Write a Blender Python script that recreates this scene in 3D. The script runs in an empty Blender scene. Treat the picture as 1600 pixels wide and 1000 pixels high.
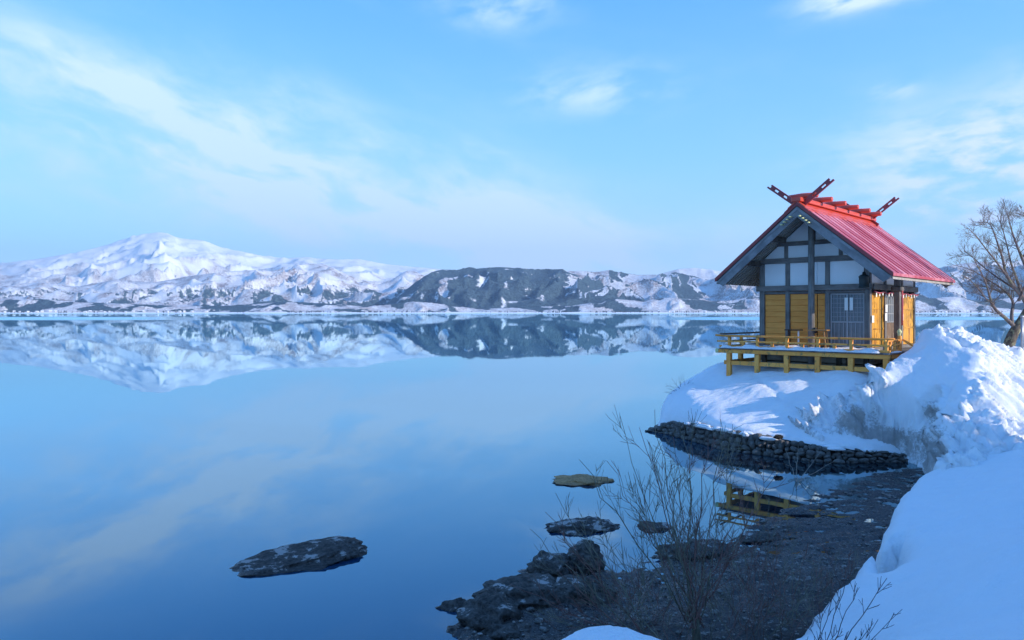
import bpy, bmesh, math, random
import numpy as np
from mathutils import Vector, Matrix, noise as mnoise

# ------------------------------------------------------------------ camera, world, sun, exposure
scn = bpy.context.scene
COL = scn.collection
F, HZ, HC = 1150.0, 488.5, 4.34          # focal length in photo pixels, horizon row, eye height above the lake
cam_d = bpy.data.cameras.new('camera')
cam = bpy.data.objects.new('camera', cam_d)
COL.objects.link(cam)
cam_d.sensor_width = 36.0
cam_d.lens = F / 1600.0 * 36.0
cam_d.shift_y = -(500 - HZ) / 1600.0
cam_d.clip_start, cam_d.clip_end = 0.1, 60000.0
cam.location = (0, 0, HC)
cam.rotation_euler = (math.radians(90), 0, 0)
scn.camera = cam

PHI, ELEV = math.radians(-30), math.radians(21)   # sun azimuth from +X towards +Y, and its height
SUN = Vector((math.cos(PHI) * math.cos(ELEV), math.sin(PHI) * math.cos(ELEV), math.sin(ELEV)))
sun_d = bpy.data.lights.new('sun', 'SUN')
sun_d.energy, sun_d.angle, sun_d.color = 3.5, math.radians(0.5), (1.0, 0.90, 0.79)
sun = bpy.data.objects.new('sun', sun_d)
COL.objects.link(sun)
sun.location = (60, -40, 60)
sun.rotation_euler = SUN.to_track_quat('Z', 'Y').to_euler()

scn.view_settings.view_transform = 'Standard'
scn.view_settings.look = 'None'
scn.view_settings.exposure = 0.80
scn.view_settings.gamma = 1.0
scn.view_settings.use_curve_mapping = False
scn.cycles.use_denoising = True
scn.cycles.max_bounces = 6
scn.cycles.transparent_max_bounces = 8
scn.cycles.volume_bounces = 0


class NT:
    """tiny helper for building node trees"""
    def __init__(s, tree):
        s.t = tree
        tree.nodes.clear()

    def n(s, typ, ins=None, **props):
        nd = s.t.nodes.new(typ)
        for k, v in props.items():
            setattr(nd, k, v)
        for k, v in (ins or {}).items():
            s.set(nd.inputs[k], v)
        return nd

    def set(s, sock, v):
        if isinstance(v, bpy.types.NodeSocket):
            s.t.links.new(v, sock)
        elif isinstance(v, bpy.types.Node):
            s.t.links.new(v.outputs[0], sock)
        else:
            if hasattr(sock.default_value, '__len__') and not isinstance(v, (int, float)):
                v = tuple(v)
                if len(sock.default_value) == 4 and len(v) == 3:
                    v = v + (1.0,)
            sock.default_value = v

    def m(s, op, a, b=0.0, c=0.0, clamp=False):
        nd = s.n('ShaderNodeMath', operation=op, use_clamp=clamp)
        s.set(nd.inputs[0], a); s.set(nd.inputs[1], b); s.set(nd.inputs[2], c)
        return nd.outputs[0]

    def vm(s, op, a, b=(0, 0, 0)):
        nd = s.n('ShaderNodeVectorMath', operation=op)
        s.set(nd.inputs[0], a); s.set(nd.inputs[1], b)
        return nd.outputs[0]

    def xyz(s, x=0.0, y=0.0, z=0.0):
        nd = s.n('ShaderNodeCombineXYZ')
        s.set(nd.inputs[0], x); s.set(nd.inputs[1], y); s.set(nd.inputs[2], z)
        return nd.outputs[0]

    def sep(s, v):
        nd = s.n('ShaderNodeSeparateXYZ', {0: v})
        return nd.outputs[0], nd.outputs[1], nd.outputs[2]

    def noise(s, vec, scale=1.0, detail=4.0, rough=0.5, dist=0.0):
        nd = s.n('ShaderNodeTexNoise', {'Vector': vec, 'Scale': scale, 'Detail': detail, 'Roughness': rough, 'Distortion': dist})
        return nd.outputs[0]

    def ss(s, v, a, b, lo=0.0, hi=1.0):
        nd = s.n('ShaderNodeMapRange', interpolation_type='SMOOTHSTEP')
        s.set(nd.inputs[0], v)
        for i, q in enumerate((a, b, lo, hi)):
            s.set(nd.inputs[i + 1], q)
        return nd.outputs[0]

    def mix(s, f, a, b):
        nd = s.n('ShaderNodeMix', data_type='RGBA')
        s.set(nd.inputs[0], f); s.set(nd.inputs[6], a); s.set(nd.inputs[7], b)
        return nd.outputs[2]

    def bump(s, h, strength=0.5, dist=0.1):
        return s.n('ShaderNodeBump', {'Height': h, 'Strength': strength, 'Distance': dist}).outputs[0]


# sky: clear winter sky with thin high cloud, all in world directions
world = bpy.data.worlds.new('World')
scn.world = world
world.use_nodes = True
w = NT(world.node_tree)
SKY_STRENGTH = 0.15
sky = w.n('ShaderNodeTexSky', sky_type='NISHITA', sun_disc=False, sun_elevation=ELEV,
          sun_rotation=math.radians(90) - PHI, altitude=0.0, air_density=1.0, dust_density=0.25, ozone_density=1.1)
gam = w.n('ShaderNodeGamma', {'Color': sky.outputs[0], 'Gamma': 1.0})
tint = w.n('ShaderNodeMix', data_type='RGBA', blend_type='MULTIPLY')
tint.inputs[0].default_value = 1.0
w.set(tint.inputs[6], gam.outputs[0])
w.set(tint.inputs[7], (0.52, 0.95, 1.55))
gen = w.n('ShaderNodeTexCoord').outputs[0]
dx, dy, dz = w.sep(gen)
azi = w.m('ARCTAN2', dx, dy)                # 0 straight ahead over the lake, + to the right
ele = w.m('ARCSINE', dz)
warp = w.noise(w.xyz(w.m('MULTIPLY', azi, 5.0), w.m('MULTIPLY', ele, 9.0), 1.7), 1.0, 3.0)
wz = w.m('MULTIPLY', w.m('SUBTRACT', warp, 0.5), 0.09)
azw = w.m('ADD', azi, wz)
elw = w.m('ADD', ele, w.m('MULTIPLY', wz, 0.6))


def streak(ang, fa, fe, seed, det=7.0, rough=0.58):
    ca, sa = math.cos(ang), math.sin(ang)
    along = w.m('ADD', w.m('MULTIPLY', azw, ca), w.m('MULTIPLY', elw, sa))
    across = w.m('ADD', w.m('MULTIPLY', azw, -sa), w.m('MULTIPLY', elw, ca))
    return w.noise(w.xyz(w.m('MULTIPLY', along, fa), w.m('MULTIPLY', across, fe), seed), 1.0, det, rough)


def blob(a0, e0, ra, re, ang=0.0):
    """soft elliptical cloud region centred on azimuth / elevation (degrees)"""
    ca, sa = math.cos(ang), math.sin(ang)
    da = w.m('SUBTRACT', azi, math.radians(a0)); de = w.m('SUBTRACT', ele, math.radians(e0))
    p = w.m('DIVIDE', w.m('ADD', w.m('MULTIPLY', da, ca), w.m('MULTIPLY', de, sa)), math.radians(ra))
    q = w.m('DIVIDE', w.m('ADD', w.m('MULTIPLY', da, -sa), w.m('MULTIPLY', de, ca)), math.radians(re))
    r2 = w.m('ADD', w.m('MULTIPLY', p, p), w.m('MULTIPLY', q, q))
    return w.m('POWER', 2.718, w.m('MULTIPLY', r2, -1.0))


def add(*xs):
    r = xs[0]
    for x in xs[1:]:
        r = w.m('ADD', r, x)
    return r


def mul(a, b):
    return w.m('MULTIPLY', a, b)


n1 = streak(-0.30, 3.2, 13.0, 3.1)
n2 = streak(-0.28, 7.0, 16.0, 9.4, 8.0, 0.62)
n3 = streak(0.10, 9.0, 24.0, 5.5, 7.0, 0.6)
cirrus_zone = add(blob(-20, 12.4, 18, 3.7, -0.20), mul(blob(-8, 7.2, 24, 3.6, -0.20), 1.15), mul(blob(3, 5.0, 15, 3.2), 0.55),
                  mul(blob(-2, 10.5, 6, 2.3, -0.25), 0.55), mul(blob(-29, 9.5, 12, 2.2, -0.15), 0.35), mul(blob(-30, 16.0, 5, 1.5, -0.35), 0.5), mul(blob(-18, 16.5, 6, 1.6, -0.25), 0.4))
cirrus = mul(cirrus_zone, add(0.16, mul(w.ss(add(mul(n1, 0.5), mul(n2, 0.65)), 0.43, 0.78), 1.1)))
lump_zone = add(mul(blob(33, 10.0, 8.0, 3.2), 1.5), mul(blob(31, 6.6, 8, 1.8), 0.8), mul(blob(27.5, 21.9, 4.6, 1.0, 0.14), 2.4), mul(blob(24.3, 21.5, 1.5, 0.9), 0.5),
                mul(blob(6.5, 16.6, 5.5, 1.6), 0.75), mul(blob(-1, 22.6, 4.0, 1.4), 0.75), mul(blob(27.3, 15.0, 1.3, 0.5), 0.8), mul(blob(38, 14.5, 4, 2.0), 0.5))
lumps = mul(lump_zone, w.ss(n3, 0.38, 0.66))
thin = mul(w.ss(add(n1, mul(n3, 0.3)), 0.62, 1.0), 0.08)
cover = w.m('MINIMUM', add(mul(cirrus, 1.0), mul(lumps, 1.05), thin), 0.92)
cover = mul(cover, w.ss(ele, -0.01, 0.03))
ccol = w.mix(w.ss(azi, 0.25, 0.6), (3.2, 4.1, 5.6), (3.5, 4.05, 5.5))
ramp = w.n('ShaderNodeValToRGB', {0: w.m('MULTIPLY', w.m('MAXIMUM', ele, 0.0), 1 / 1.5708)})
cr = ramp.color_ramp
for k_, (p_, c_) in enumerate(((0.0, (2.8, 3.9, 4.9)), (0.055, (1.75, 3.25, 4.9)), (0.13, (1.0, 2.7, 4.95)), (0.25, (0.42, 1.9, 4.75)), (0.5, (0.40, 1.6, 4.2)), (1.0, (0.38, 1.4, 3.7)))):
    e_ = cr.elements[k_] if k_ < 2 else cr.elements.new(p_)
    e_.position = p_; e_.color = (*c_, 1)
clear = w.mix(0.68, tint.outputs[2], ramp.outputs[0])
low = mul(w.m('POWER', 2.718, w.m('MULTIPLY', w.m('MAXIMUM', ele, 0.0), -6.5)), 0.80)
skyc = w.mix(cover, w.mix(mul(low, 0.4), clear, (2.7, 3.7, 4.5)), ccol)
bg = w.n('ShaderNodeBackground', {'Color': skyc, 'Strength': SKY_STRENGTH})
wo = w.n('ShaderNodeOutputWorld')
w.t.links.new(bg.outputs[0], wo.inputs[0])

# ------------------------------------------------------------------ helpers
rnd = random.Random(11)


def px(x, y, Y):
    """place a photographed point at forward distance Y"""
    return np.array([(x - 800.0) / F * Y, Y, HC - (y - HZ) / F * Y])


def link(name, me, parent=None, loc=None, rot=None):
    o = bpy.data.objects.new(name, me)
    COL.objects.link(o)
    if parent: o.parent = parent
    if loc is not None: o.location = loc
    if rot is not None: o.rotation_euler = rot
    return o


def tag(o, label=None, cat=None, group=None, kind=None):
    if label: o['label'] = label
    if cat: o['category'] = cat
    if group: o['group'] = group
    if kind: o['kind'] = kind
    return o


class MB:
    """collects simple solids and links them as one mesh"""
    def __init__(s):
        s.v, s.f, s.sm = [], [], []

    def add(s, vs, fs, smooth=False):
        b = len(s.v)
        s.v += [tuple(map(float, q)) for q in vs]
        s.f += [tuple(i + b for i in f) for f in fs]
        s.sm += [smooth] * len(fs)
        return s

    def box(s, x0, x1, y0, y1, z0, z1):
        return s.add([(x0, y0, z0), (x1, y0, z0), (x1, y1, z0), (x0, y1, z0), (x0, y0, z1), (x1, y0, z1), (x1, y1, z1), (x0, y1, z1)],
                     [(0, 3, 2, 1), (4, 5, 6, 7), (0, 1, 5, 4), (1, 2, 6, 5), (2, 3, 7, 6), (3, 0, 4, 7)])

    def cbox(s, x0, x1, y0, y1, z0, z1, c=0.01):
        """box with chamfered edges"""
        xs, ys, zs = (x0, x1), (y0, y1), (z0, z1)
        vs, idx = [], {}
        for i in (0, 1):
            for j in (0, 1):
                for k in (0, 1):
                    sx, sy, sz = (c, -c)[i], (c, -c)[j], (c, -c)[k]
                    P = (xs[i], ys[j], zs[k])
                    idx[i, j, k] = len(vs)
                    vs += [(P[0], P[1] + sy, P[2] + sz), (P[0] + sx, P[1], P[2] + sz), (P[0] + sx, P[1] + sy, P[2])]
        fs = []
        def q(a, t): return idx[a] + t
        for ax in range(3):
            o1, o2 = [t for t in range(3) if t != ax]
            for side in (0, 1):
                cyc = []
                for (p_, r_) in ((0, 0), (1, 0), (1, 1), (0, 1)):
                    key = [0, 0, 0]; key[ax] = side; key[o1] = p_; key[o2] = r_
                    cyc.append(q(tuple(key), ax))
                fs.append(tuple(cyc))
            for p_ in (0, 1):
                for r_ in (0, 1):
                    k0 = [0, 0, 0]; k1 = [0, 0, 0]
                    k0[ax] = 0; k1[ax] = 1
                    k0[o1] = k1[o1] = p_; k0[o2] = k1[o2] = r_
                    fs.append((q(tuple(k0), o1), q(tuple(k1), o1), q(tuple(k1), o2), q(tuple(k0), o2)))
        for key, b in idx.items():
            fs.append((b, b + 1, b + 2))
        return s.add(vs, fs)

    def beam(s, p0, p1, wd, ht, up=(0, 0, 1)):
        p0, p1 = Vector(p0), Vector(p1)
        d = (p1 - p0).normalized(); up = Vector(up)
        sd = d.cross(up).normalized(); u2 = sd.cross(d)
        vs = []
        for p in (p0, p1):
            for a, b in ((-1, -1), (1, -1), (1, 1), (-1, 1)):
                vs.append(p + sd * a * wd / 2 + u2 * b * ht / 2)
        return s.add(vs, [(0, 1, 2, 3), (7, 6, 5, 4), (0, 4, 5, 1), (1, 5, 6, 2), (2, 6, 7, 3), (3, 7, 4, 0)])

    def tube(s, pts, rad, n=6, cap=True):
        pts = [Vector(p) for p in pts]
        if not hasattr(rad, '__len__'): rad = [rad] * len(pts)
        vs, fs = [], []
        ref = Vector((0.31, 0.17, 0.93))
        for i, p in enumerate(pts):
            d = (pts[min(i + 1, len(pts) - 1)] - pts[max(i - 1, 0)]).normalized()
            a = d.cross(ref)
            if a.length < 0.05: a = d.cross(Vector((1, 0, 0)))
            a.normalize(); b = d.cross(a)
            for k in range(n):
                t = 2 * math.pi * k / n
                vs.append(p + (a * math.cos(t) + b * math.sin(t)) * rad[i])
        for i in range(len(pts) - 1):
            for k in range(n):
                k2 = (k + 1) % n
                fs.append((i * n + k, i * n + k2, (i + 1) * n + k2, (i + 1) * n + k))
        s.add(vs, fs, n > 4)
        if cap:
            b = len(s.v) - len(vs)
            s.f.append(tuple(b + k for k in range(n))[::-1]); s.sm.append(False)
            b2 = b + (len(pts) - 1) * n
            s.f.append(tuple(b2 + k for k in range(n))); s.sm.append(False)
        return s

    def lathe(s, c, prof, n=10):
        vs, fs = [], []
        for r, z in prof:
            for k in range(n):
                t = 2 * math.pi * k / n
                vs.append((c[0] + r * math.cos(t), c[1] + r * math.sin(t), c[2] + z))
        for i in range(len(prof) - 1):
            for k in range(n):
                k2 = (k + 1) % n
                fs.append((i * n + k, i * n + k2, (i + 1) * n + k2, (i + 1) * n + k))
        fs.append(tuple(range(n))[::-1]); fs.append(tuple((len(prof) - 1) * n + k for k in range(n)))
        return s.add(vs, fs, True)

    def prism(s, poly, off):
        """planar polygon extruded by the vector off"""
        n = len(poly); off = Vector(off)
        vs = [Vector(p) for p in poly] + [Vector(p) + off for p in poly]
        fs = [tuple(range(n))[::-1], tuple(range(n, 2 * n))] + [(i, (i + 1) % n, n + (i + 1) % n, n + i) for i in range(n)]
        return s.add(vs, fs)

    def mesh(s, name):
        me = bpy.data.meshes.new(name)
        me.from_pydata(s.v, [], s.f)
        me.polygons.foreach_set('use_smooth', s.sm)
        bm = bmesh.new(); bm.from_mesh(me)
        bmesh.ops.recalc_face_normals(bm, faces=bm.faces)
        bm.to_mesh(me); bm.free()
        return me

    def build(s, name, m, parent=None, loc=None, rot=None):
        me = s.mesh(name)
        me.materials.append(m)
        return link(name, me, parent, loc, rot)


def fast_mesh(name, verts, tris_or_quads, m, smooth=True):
    """big meshes straight from numpy arrays"""
    me = bpy.data.meshes.new(name)
    verts = np.asarray(verts, dtype=np.float32); fa = np.asarray(tris_or_quads, dtype=np.int32)
    k = fa.shape[1]
    me.vertices.add(len(verts)); me.vertices.foreach_set('co', verts.ravel())
    me.loops.add(fa.size); me.loops.foreach_set('vertex_index', fa.ravel())
    me.polygons.add(len(fa)); me.polygons.foreach_set('loop_start', np.arange(0, fa.size, k, dtype=np.int32))
    me.polygons.foreach_set('use_smooth', np.full(len(fa), smooth))
    me.update(calc_edges=True); me.validate()
    if m: me.materials.append(m)
    return me


def attr(me, name, vals):
    a = me.attributes.new(name, 'FLOAT', 'POINT')
    a.data.foreach_set('value', np.asarray(vals, dtype=np.float32).ravel())


def grid_faces(ny, nx):
    i = np.arange(ny * nx).reshape(ny, nx)
    return np.stack([i[:-1, :-1], i[:-1, 1:], i[1:, 1:], i[1:, :-1]], -1).reshape(-1, 4)


def _hash(ix, iy, seed):
    h = (ix.astype(np.int64) * 374761393 + iy.astype(np.int64) * 668265263 + seed * 974634777) & 0xFFFFFFFF
    h = ((h ^ (h >> 13)) * 1274126177) & 0xFFFFFFFF
    return h ^ (h >> 16)


def gnoise(x, y, seed=0):
    ix, iy = np.floor(x), np.floor(y)
    fx, fy = x - ix, y - iy
    u, v = fx * fx * fx * (fx * (fx * 6 - 15) + 10), fy * fy * fy * (fy * (fy * 6 - 15) + 10)
    def g(ox, oy):
        a = _hash(ix + ox, iy + oy, seed) * (2 * math.pi / 4294967296.0)
        return np.cos(a) * (fx - ox) + np.sin(a) * (fy - oy)
    return ((g(0, 0) * (1 - u) + g(1, 0) * u) * (1 - v) + (g(0, 1) * (1 - u) + g(1, 1) * u) * v) * 1.5


def fbm(x, y, seed=0, octv=5, gain=0.5, lac=2.03):
    r, a = 0, 1.0
    for o in range(octv):
        r = r + a * gnoise(x, y, seed + o * 17); x, y, a = x * lac + 3.7, y * lac + 1.3, a * gain
    return r


def ridged(x, y, seed=0, octv=5, gain=0.5, lac=2.05):
    r, a, wgt = 0, 1.0, 1.0
    for o in range(octv):
        n = 1 - np.abs(gnoise(x, y, seed + o * 13)) * 1.6
        n = np.clip(n, 0, 1) ** 2 * wgt
        wgt = np.clip(n * 1.6, 0, 1)
        r = r + a * n; x, y, a = x * lac + 7.1, y * lac + 2.9, a * gain
    return r


def sstep(a, b, x):
    t = np.clip((x - a) / (b - a), 0, 1)
    return t * t * (3 - 2 * t)


# ------------------------------------------------------------------ materials
def material(name):
    m = bpy.data.materials.new(name); m.use_nodes = True
    return m, NT(m.node_tree)


def finish(nt, col, rough=0.8, normal=None, spec=0.3, extra=None):
    ins = {'Base Color': col, 'Roughness': rough, 'Specular IOR Level': spec}
    if extra: ins.update(extra)
    b = nt.n('ShaderNodeBsdfPrincipled', ins)
    if normal is not None: nt.set(b.inputs['Normal'], normal)
    o = nt.n('ShaderNodeOutputMaterial')
    nt.t.links.new(b.outputs[0], o.inputs[0])
    return b


def obj_co(nt):
    return nt.n('ShaderNodeTexCoord').outputs['Object']


def rnd_co(nt, k=7.0):
    """object coordinates shifted per object so copies do not repeat"""
    r = nt.n('ShaderNodeObjectInfo').outputs['Random']
    return nt.vm('ADD', obj_co(nt), nt.xyz(nt.m('MULTIPLY', r, k), nt.m('MULTIPLY', r, k * 1.7), nt.m('MULTIPLY', r, k * 0.6))), r


def m_wood(name, c0, c1, stretch=(18, 18, 1.2), rough=0.75, blotch=0.5, stain_or_shadow=None):
    m, t = material(name)
    co, r = rnd_co(t)
    g = t.noise(t.vm('MULTIPLY', co, stretch), 1.0, 5.0, 0.65, 0.4)
    b = t.noise(co, 1.8, 4.0, 0.6)
    f = t.m('ADD', t.m('MULTIPLY', g, 1 - blotch), t.m('MULTIPLY', b, blotch))
    f = t.ss(t.m('ADD', f, t.m('MULTIPLY', t.m('SUBTRACT', r, 0.5), 0.10)), 0.33, 0.66)
    c = t.mix(f, c0, c1)
    if stain_or_shadow:
        s = t.noise(t.vm('MULTIPLY', co, (2.2, 2.2, 1.0)), 1.5, 6.0, 0.7, 0.8)
        c = t.mix(t.ss(s, 0.52, 0.62), c, stain_or_shadow)
    finish(t, c, rough, t.bump(g, 0.35, 0.01), 0.25)
    return m


M = {}
M['grey_wood'] = m_wood('weathered_grey_wood', (0.115, 0.105, 0.10), (0.23, 0.215, 0.20))
M['grey_wood_h'] = m_wood('weathered_grey_wood_lying', (0.105, 0.095, 0.09), (0.23, 0.21, 0.195), (1.4, 18, 18))
M['barge_wood'] = m_wood('blue_grey_barge_wood', (0.17, 0.165, 0.17), (0.30, 0.295, 0.30), (2, 10, 2))
M['dark_wood'] = m_wood('dark_soffit_wood', (0.05, 0.042, 0.036), (0.13, 0.11, 0.09), (3, 14, 3))
M['rafter_wood'] = m_wood('rafter_wood', (0.27, 0.24, 0.20), (0.42, 0.38, 0.33), (3, 14, 3))
M['panel_wood'] = m_wood('tan_panel_wood', (0.80, 0.27, 0.05), (0.90, 0.37, 0.08), (1.5, 12, 16), 0.6, 0.4)
M['gold_wood'] = m_wood('gold_panel_wood', (0.55, 0.24, 0.02), (0.74, 0.38, 0.04), (3, 9, 1.2), 0.5, 0.4, (0.30, 0.115, 0.02))  # branch shadows and knots painted into the colour as dark blotches
M['ochre_wood'] = m_wood('ochre_deck_wood', (0.82, 0.30, 0.06), (0.92, 0.42, 0.10), (7, 7, 3), 0.65, 0.5, (0.30, 0.18, 0.07))
M['ochre_wood_h'] = m_wood('ochre_deck_wood_lying', (0.82, 0.30, 0.06), (0.92, 0.42, 0.10), (1.5, 9, 9), 0.65, 0.5, (0.32, 0.20, 0.08))
M['found_wood'] = m_wood('foundation_timber', (0.16, 0.14, 0.12), (0.44, 0.40, 0.35), (1.2, 10, 12), 0.85, 0.6)
M['brown_wood'] = m_wood('brown_door_wood', (0.10, 0.06, 0.035), (0.24, 0.16, 0.10), (14, 14, 1.4), 0.7, 0.5, (0.33, 0.25, 0.20))
M['stool_wood'] = m_wood('stool_wood', (0.25, 0.13, 0.05), (0.42, 0.24, 0.10), (3, 12, 3))
M['dark_table'] = m_wood('dark_table_wood', (0.03, 0.02, 0.015), (0.08, 0.05, 0.035), (3, 12, 3))


def simple(name, c, rough=0.7, var=0.12, scale=4.0, metal=0.0, spec=0.4, bump=0.15):
    m, t = material(name)
    co, r = rnd_co(t)
    n = t.noise(co, scale, 6.0, 0.62)
    k = t.m('ADD', 1.0, t.m('MULTIPLY', t.m('SUBTRACT', n, 0.5), var * 4))
    c1 = t.n('ShaderNodeMix', data_type='RGBA', blend_type='MULTIPLY'); c1.inputs[0].default_value = 1.0
    t.set(c1.inputs[6], c); t.set(c1.inputs[7], t.n('ShaderNodeCombineColor', {0: k, 1: k, 2: k}).outputs[0])
    finish(t, c1.outputs[2], rough, t.bump(n, bump, 0.02), spec, {'Metallic': metal})
    return m


M['plaster'] = simple('white_plaster', (0.84, 0.85, 0.85), 0.85, 0.03, 1.3)
M['shoji'] = simple('grey_lattice_backing', (0.17, 0.18, 0.19), 0.45, 0.12, 3.0)
M['lattice'] = simple('grey_lattice_bars', (0.36, 0.36, 0.37), 0.7, 0.1, 6.0)
M['dark_metal'] = simple('dark_green_iron', (0.025, 0.035, 0.035), 0.5, 0.1, 6.0, 0.0)
M['paper'] = simple('white_paper', (0.75, 0.75, 0.72), 0.9, 0.02, 3.0)
M['red_dark'] = simple('dark_red_sheet', (0.27, 0.035, 0.04), 0.38, 0.1, 3.0, 0.0, 0.5)
M['red_bright'] = simple('orange_red_sheet', (0.60, 0.075, 0.045), 0.34, 0.08, 3.0, 0.0, 0.5)
M['red_rope'] = simple('red_white_rope', (0.55, 0.12, 0.14), 0.9, 0.25, 20.0)
M['yellow_end'] = simple('pale_yellow_peg', (0.62, 0.60, 0.30), 0.7, 0.1, 9.0)
M['steel'] = simple('grey_steel', (0.40, 0.41, 0.43), 0.4, 0.1, 6.0, 0.6)
M['black_bar'] = simple('black_board', (0.02, 0.018, 0.018), 0.6, 0.1, 6.0)

# roof sheet: sun-faded pinkish red
m, t = material('faded_red_roof')
co, r = rnd_co(t)
a = t.noise(t.vm('MULTIPLY', co, (0.7, 5.0, 0.7)), 1.0, 5.0, 0.6)
b_ = t.noise(co, 0.55, 3.0, 0.5)
f = t.ss(t.m('ADD', t.m('ADD', t.m('MULTIPLY', a, 0.45), t.m('MULTIPLY', b_, 0.55)), t.m('MULTIPLY', t.m('SUBTRACT', r, 0.5), 0.22)), 0.40, 0.60)
finish(t, t.mix(f, (0.46, 0.055, 0.07), (0.74, 0.25, 0.28)), 0.36, t.bump(a, 0.05, 0.02), 0.55)
M['roof'] = m


def m_snow(name, dirtcol=(0.25, 0.225, 0.21), ripple=0.0):
    m, t = material(name)
    co = obj_co(t)
    dirt = t.n('ShaderNodeAttribute', attribute_name='dirt').outputs['Fac']
    n1 = t.noise(co, 2.2, 6.0, 0.6)
    n2 = t.noise(co, 14.0, 7.0, 0.72)
    n3 = t.noise(co, 60.0, 3.0, 0.6)
    rp = t.noise(t.vm('MULTIPLY', co, (2.2, 9.0, 6.0)), 1.0, 5.0, 0.6)
    dm = t.ss(t.m('ADD', t.m('MULTIPLY', n2, 0.6), t.m('MULTIPLY', n1, 0.4)), t.m('SUBTRACT', 0.84, t.m('MULTIPLY', dirt, 0.62)), t.m('SUBTRACT', 1.0, t.m('MULTIPLY', dirt, 0.58)))
    dcol = t.mix(t.noise(co, 5.0, 4.0), dirtcol, (0.55, 0.52, 0.50))
    c = t.mix(t.m('MULTIPLY', dm, 0.9), t.mix(n1, (0.84, 0.86, 0.89), (0.90, 0.905, 0.92)), dcol)
    h = t.m('ADD', t.m('ADD', t.m('MULTIPLY', n2, 0.7), t.m('MULTIPLY', n3, 0.4)), t.m('MULTIPLY', rp, ripple))
    finish(t, c, 0.7, t.bump(h, 0.6, 0.09), 0.25, {'Subsurface Weight': 0.15, 'Subsurface Radius': (0.04, 0.06, 0.08), 'Subsurface Scale': 0.5})
    return m


M['snow'] = m_snow('snow', ripple=1.2)
M['pile_snow'] = m_snow('piled_snow')

# lake: mirror-calm deep blue water
m, t = material('lake_water')
geo = t.n('ShaderNodeNewGeometry')
pos = geo.outputs['Position']
X_, Y_, Z_ = t.sep(pos)
near = t.noise(t.vm('MULTIPLY', pos, (0.35, 1.1, 0)), 1.0, 3.0, 0.5)
fine = t.noise(t.vm('MULTIPLY', pos, (0.05, 0.16, 0)), 1.0, 4.0, 0.55)
far = t.noise(t.vm('MULTIPLY', pos, (0.004, 0.016, 0)), 1.0, 3.0, 0.5)
hgt = t.m('ADD', t.m('MULTIPLY', near, 0.006), t.m('ADD', t.m('MULTIPLY', fine, 0.03), t.m('MULTIPLY', far, 0.25)))
nrm = t.bump(hgt, 0.10, 1.0)
band = t.noise(t.vm('MULTIPLY', pos, (0.0016, 0.0075, 0)), 1.0, 3.0, 0.5, 0.3)
side = t.m('MAXIMUM', t.ss(t.m('DIVIDE', X_, Y_), 0.16, 0.32), t.ss(t.m('DIVIDE', X_, Y_), -0.42, -0.56))
zone = t.m('MULTIPLY', t.m('MULTIPLY', t.ss(Y_, 400, 470), t.ss(Y_, 800, 640)), side)
zone2 = t.m('MULTIPLY', t.m('MULTIPLY', t.ss(Y_, 500, 800), t.ss(band, 0.56, 0.62)), 0.12)
calm = t.m('MAXIMUM', t.m('MULTIPLY', zone, t.ss(band, 0.30, 0.46)), zone2)
rough = t.m('ADD', 0.012, t.m('MULTIPLY', calm, 0.34))
lw = t.n('ShaderNodeLayerWeight', {'Blend': 0.5, 'Normal': nrm})
cosv = t.m('SUBTRACT', 1.0, lw.outputs['Facing'])
fres = t.m('ADD', 0.03, t.m('MULTIPLY', 0.97, t.m('POWER', t.m('SUBTRACT', 1.0, cosv), 3.15)))
shal = t.m('MULTIPLY', t.ss(t.m('ADD', X_, t.m('MULTIPLY', fine, 2.0)), 2.0, 6.5), t.ss(Y_, 26.0, 21.0))
body = t.n('ShaderNodeBsdfDiffuse', {'Color': t.mix(shal, t.mix(t.noise(pos, 0.12, 3.0), (0.003, 0.030, 0.078), (0.004, 0.038, 0.095)), (0.012, 0.014, 0.022))})
gl = t.n('ShaderNodeBsdfGlossy', {'Color': (0.69, 0.93, 1.0), 'Roughness': rough, 'Normal': nrm})
ms = t.n('ShaderNodeMixShader', {0: fres, 1: body.outputs[0], 2: gl.outputs[0]})
o = t.n('ShaderNodeOutputMaterial'); t.t.links.new(ms.outputs[0], o.inputs[0])
M['lake'] = m

# wet mud and gravel
m, t = material('wet_mud')
co = obj_co(t)
n1 = t.noise(co, 1.2, 6.0, 0.62); n2 = t.noise(co, 13.0, 7.0, 0.75); n3 = t.noise(co, 48.0, 4.0, 0.7)
vor = t.n('ShaderNodeTexVoronoi', {'Vector': co, 'Scale': 22.0}).outputs['Distance']
wet = t.n('ShaderNodeAttribute', attribute_name='wet').outputs['Fac']
c = t.mix(t.ss(n2, 0.36, 0.64), (0.008, 0.007, 0.008), (0.070, 0.060, 0.058))
c = t.mix(t.ss(n3, 0.62, 0.70), c, (0.42, 0.39, 0.37))
c = t.mix(t.m('MULTIPLY', t.ss(n1, 0.50, 0.66), 0.6), c, (0.075, 0.048, 0.040))
h = t.m('ADD', t.m('MULTIPLY', n2, 0.7), t.m('ADD', t.m('MULTIPLY', n3, 0.3), t.m('MULTIPLY', vor, 0.35)))
rg = t.m('SUBTRACT', 0.82, t.m('MULTIPLY', t.m('MULTIPLY', wet, t.ss(n2, 0.62, 0.40)), 0.74))
finish(t, c, rg, t.bump(h, t.m('SUBTRACT', 1.0, t.m('MULTIPLY', wet, 0.45)), 0.12), t.m('ADD', 0.10, t.m('MULTIPLY', wet, 0.4)))
M['mud'] = m


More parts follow.
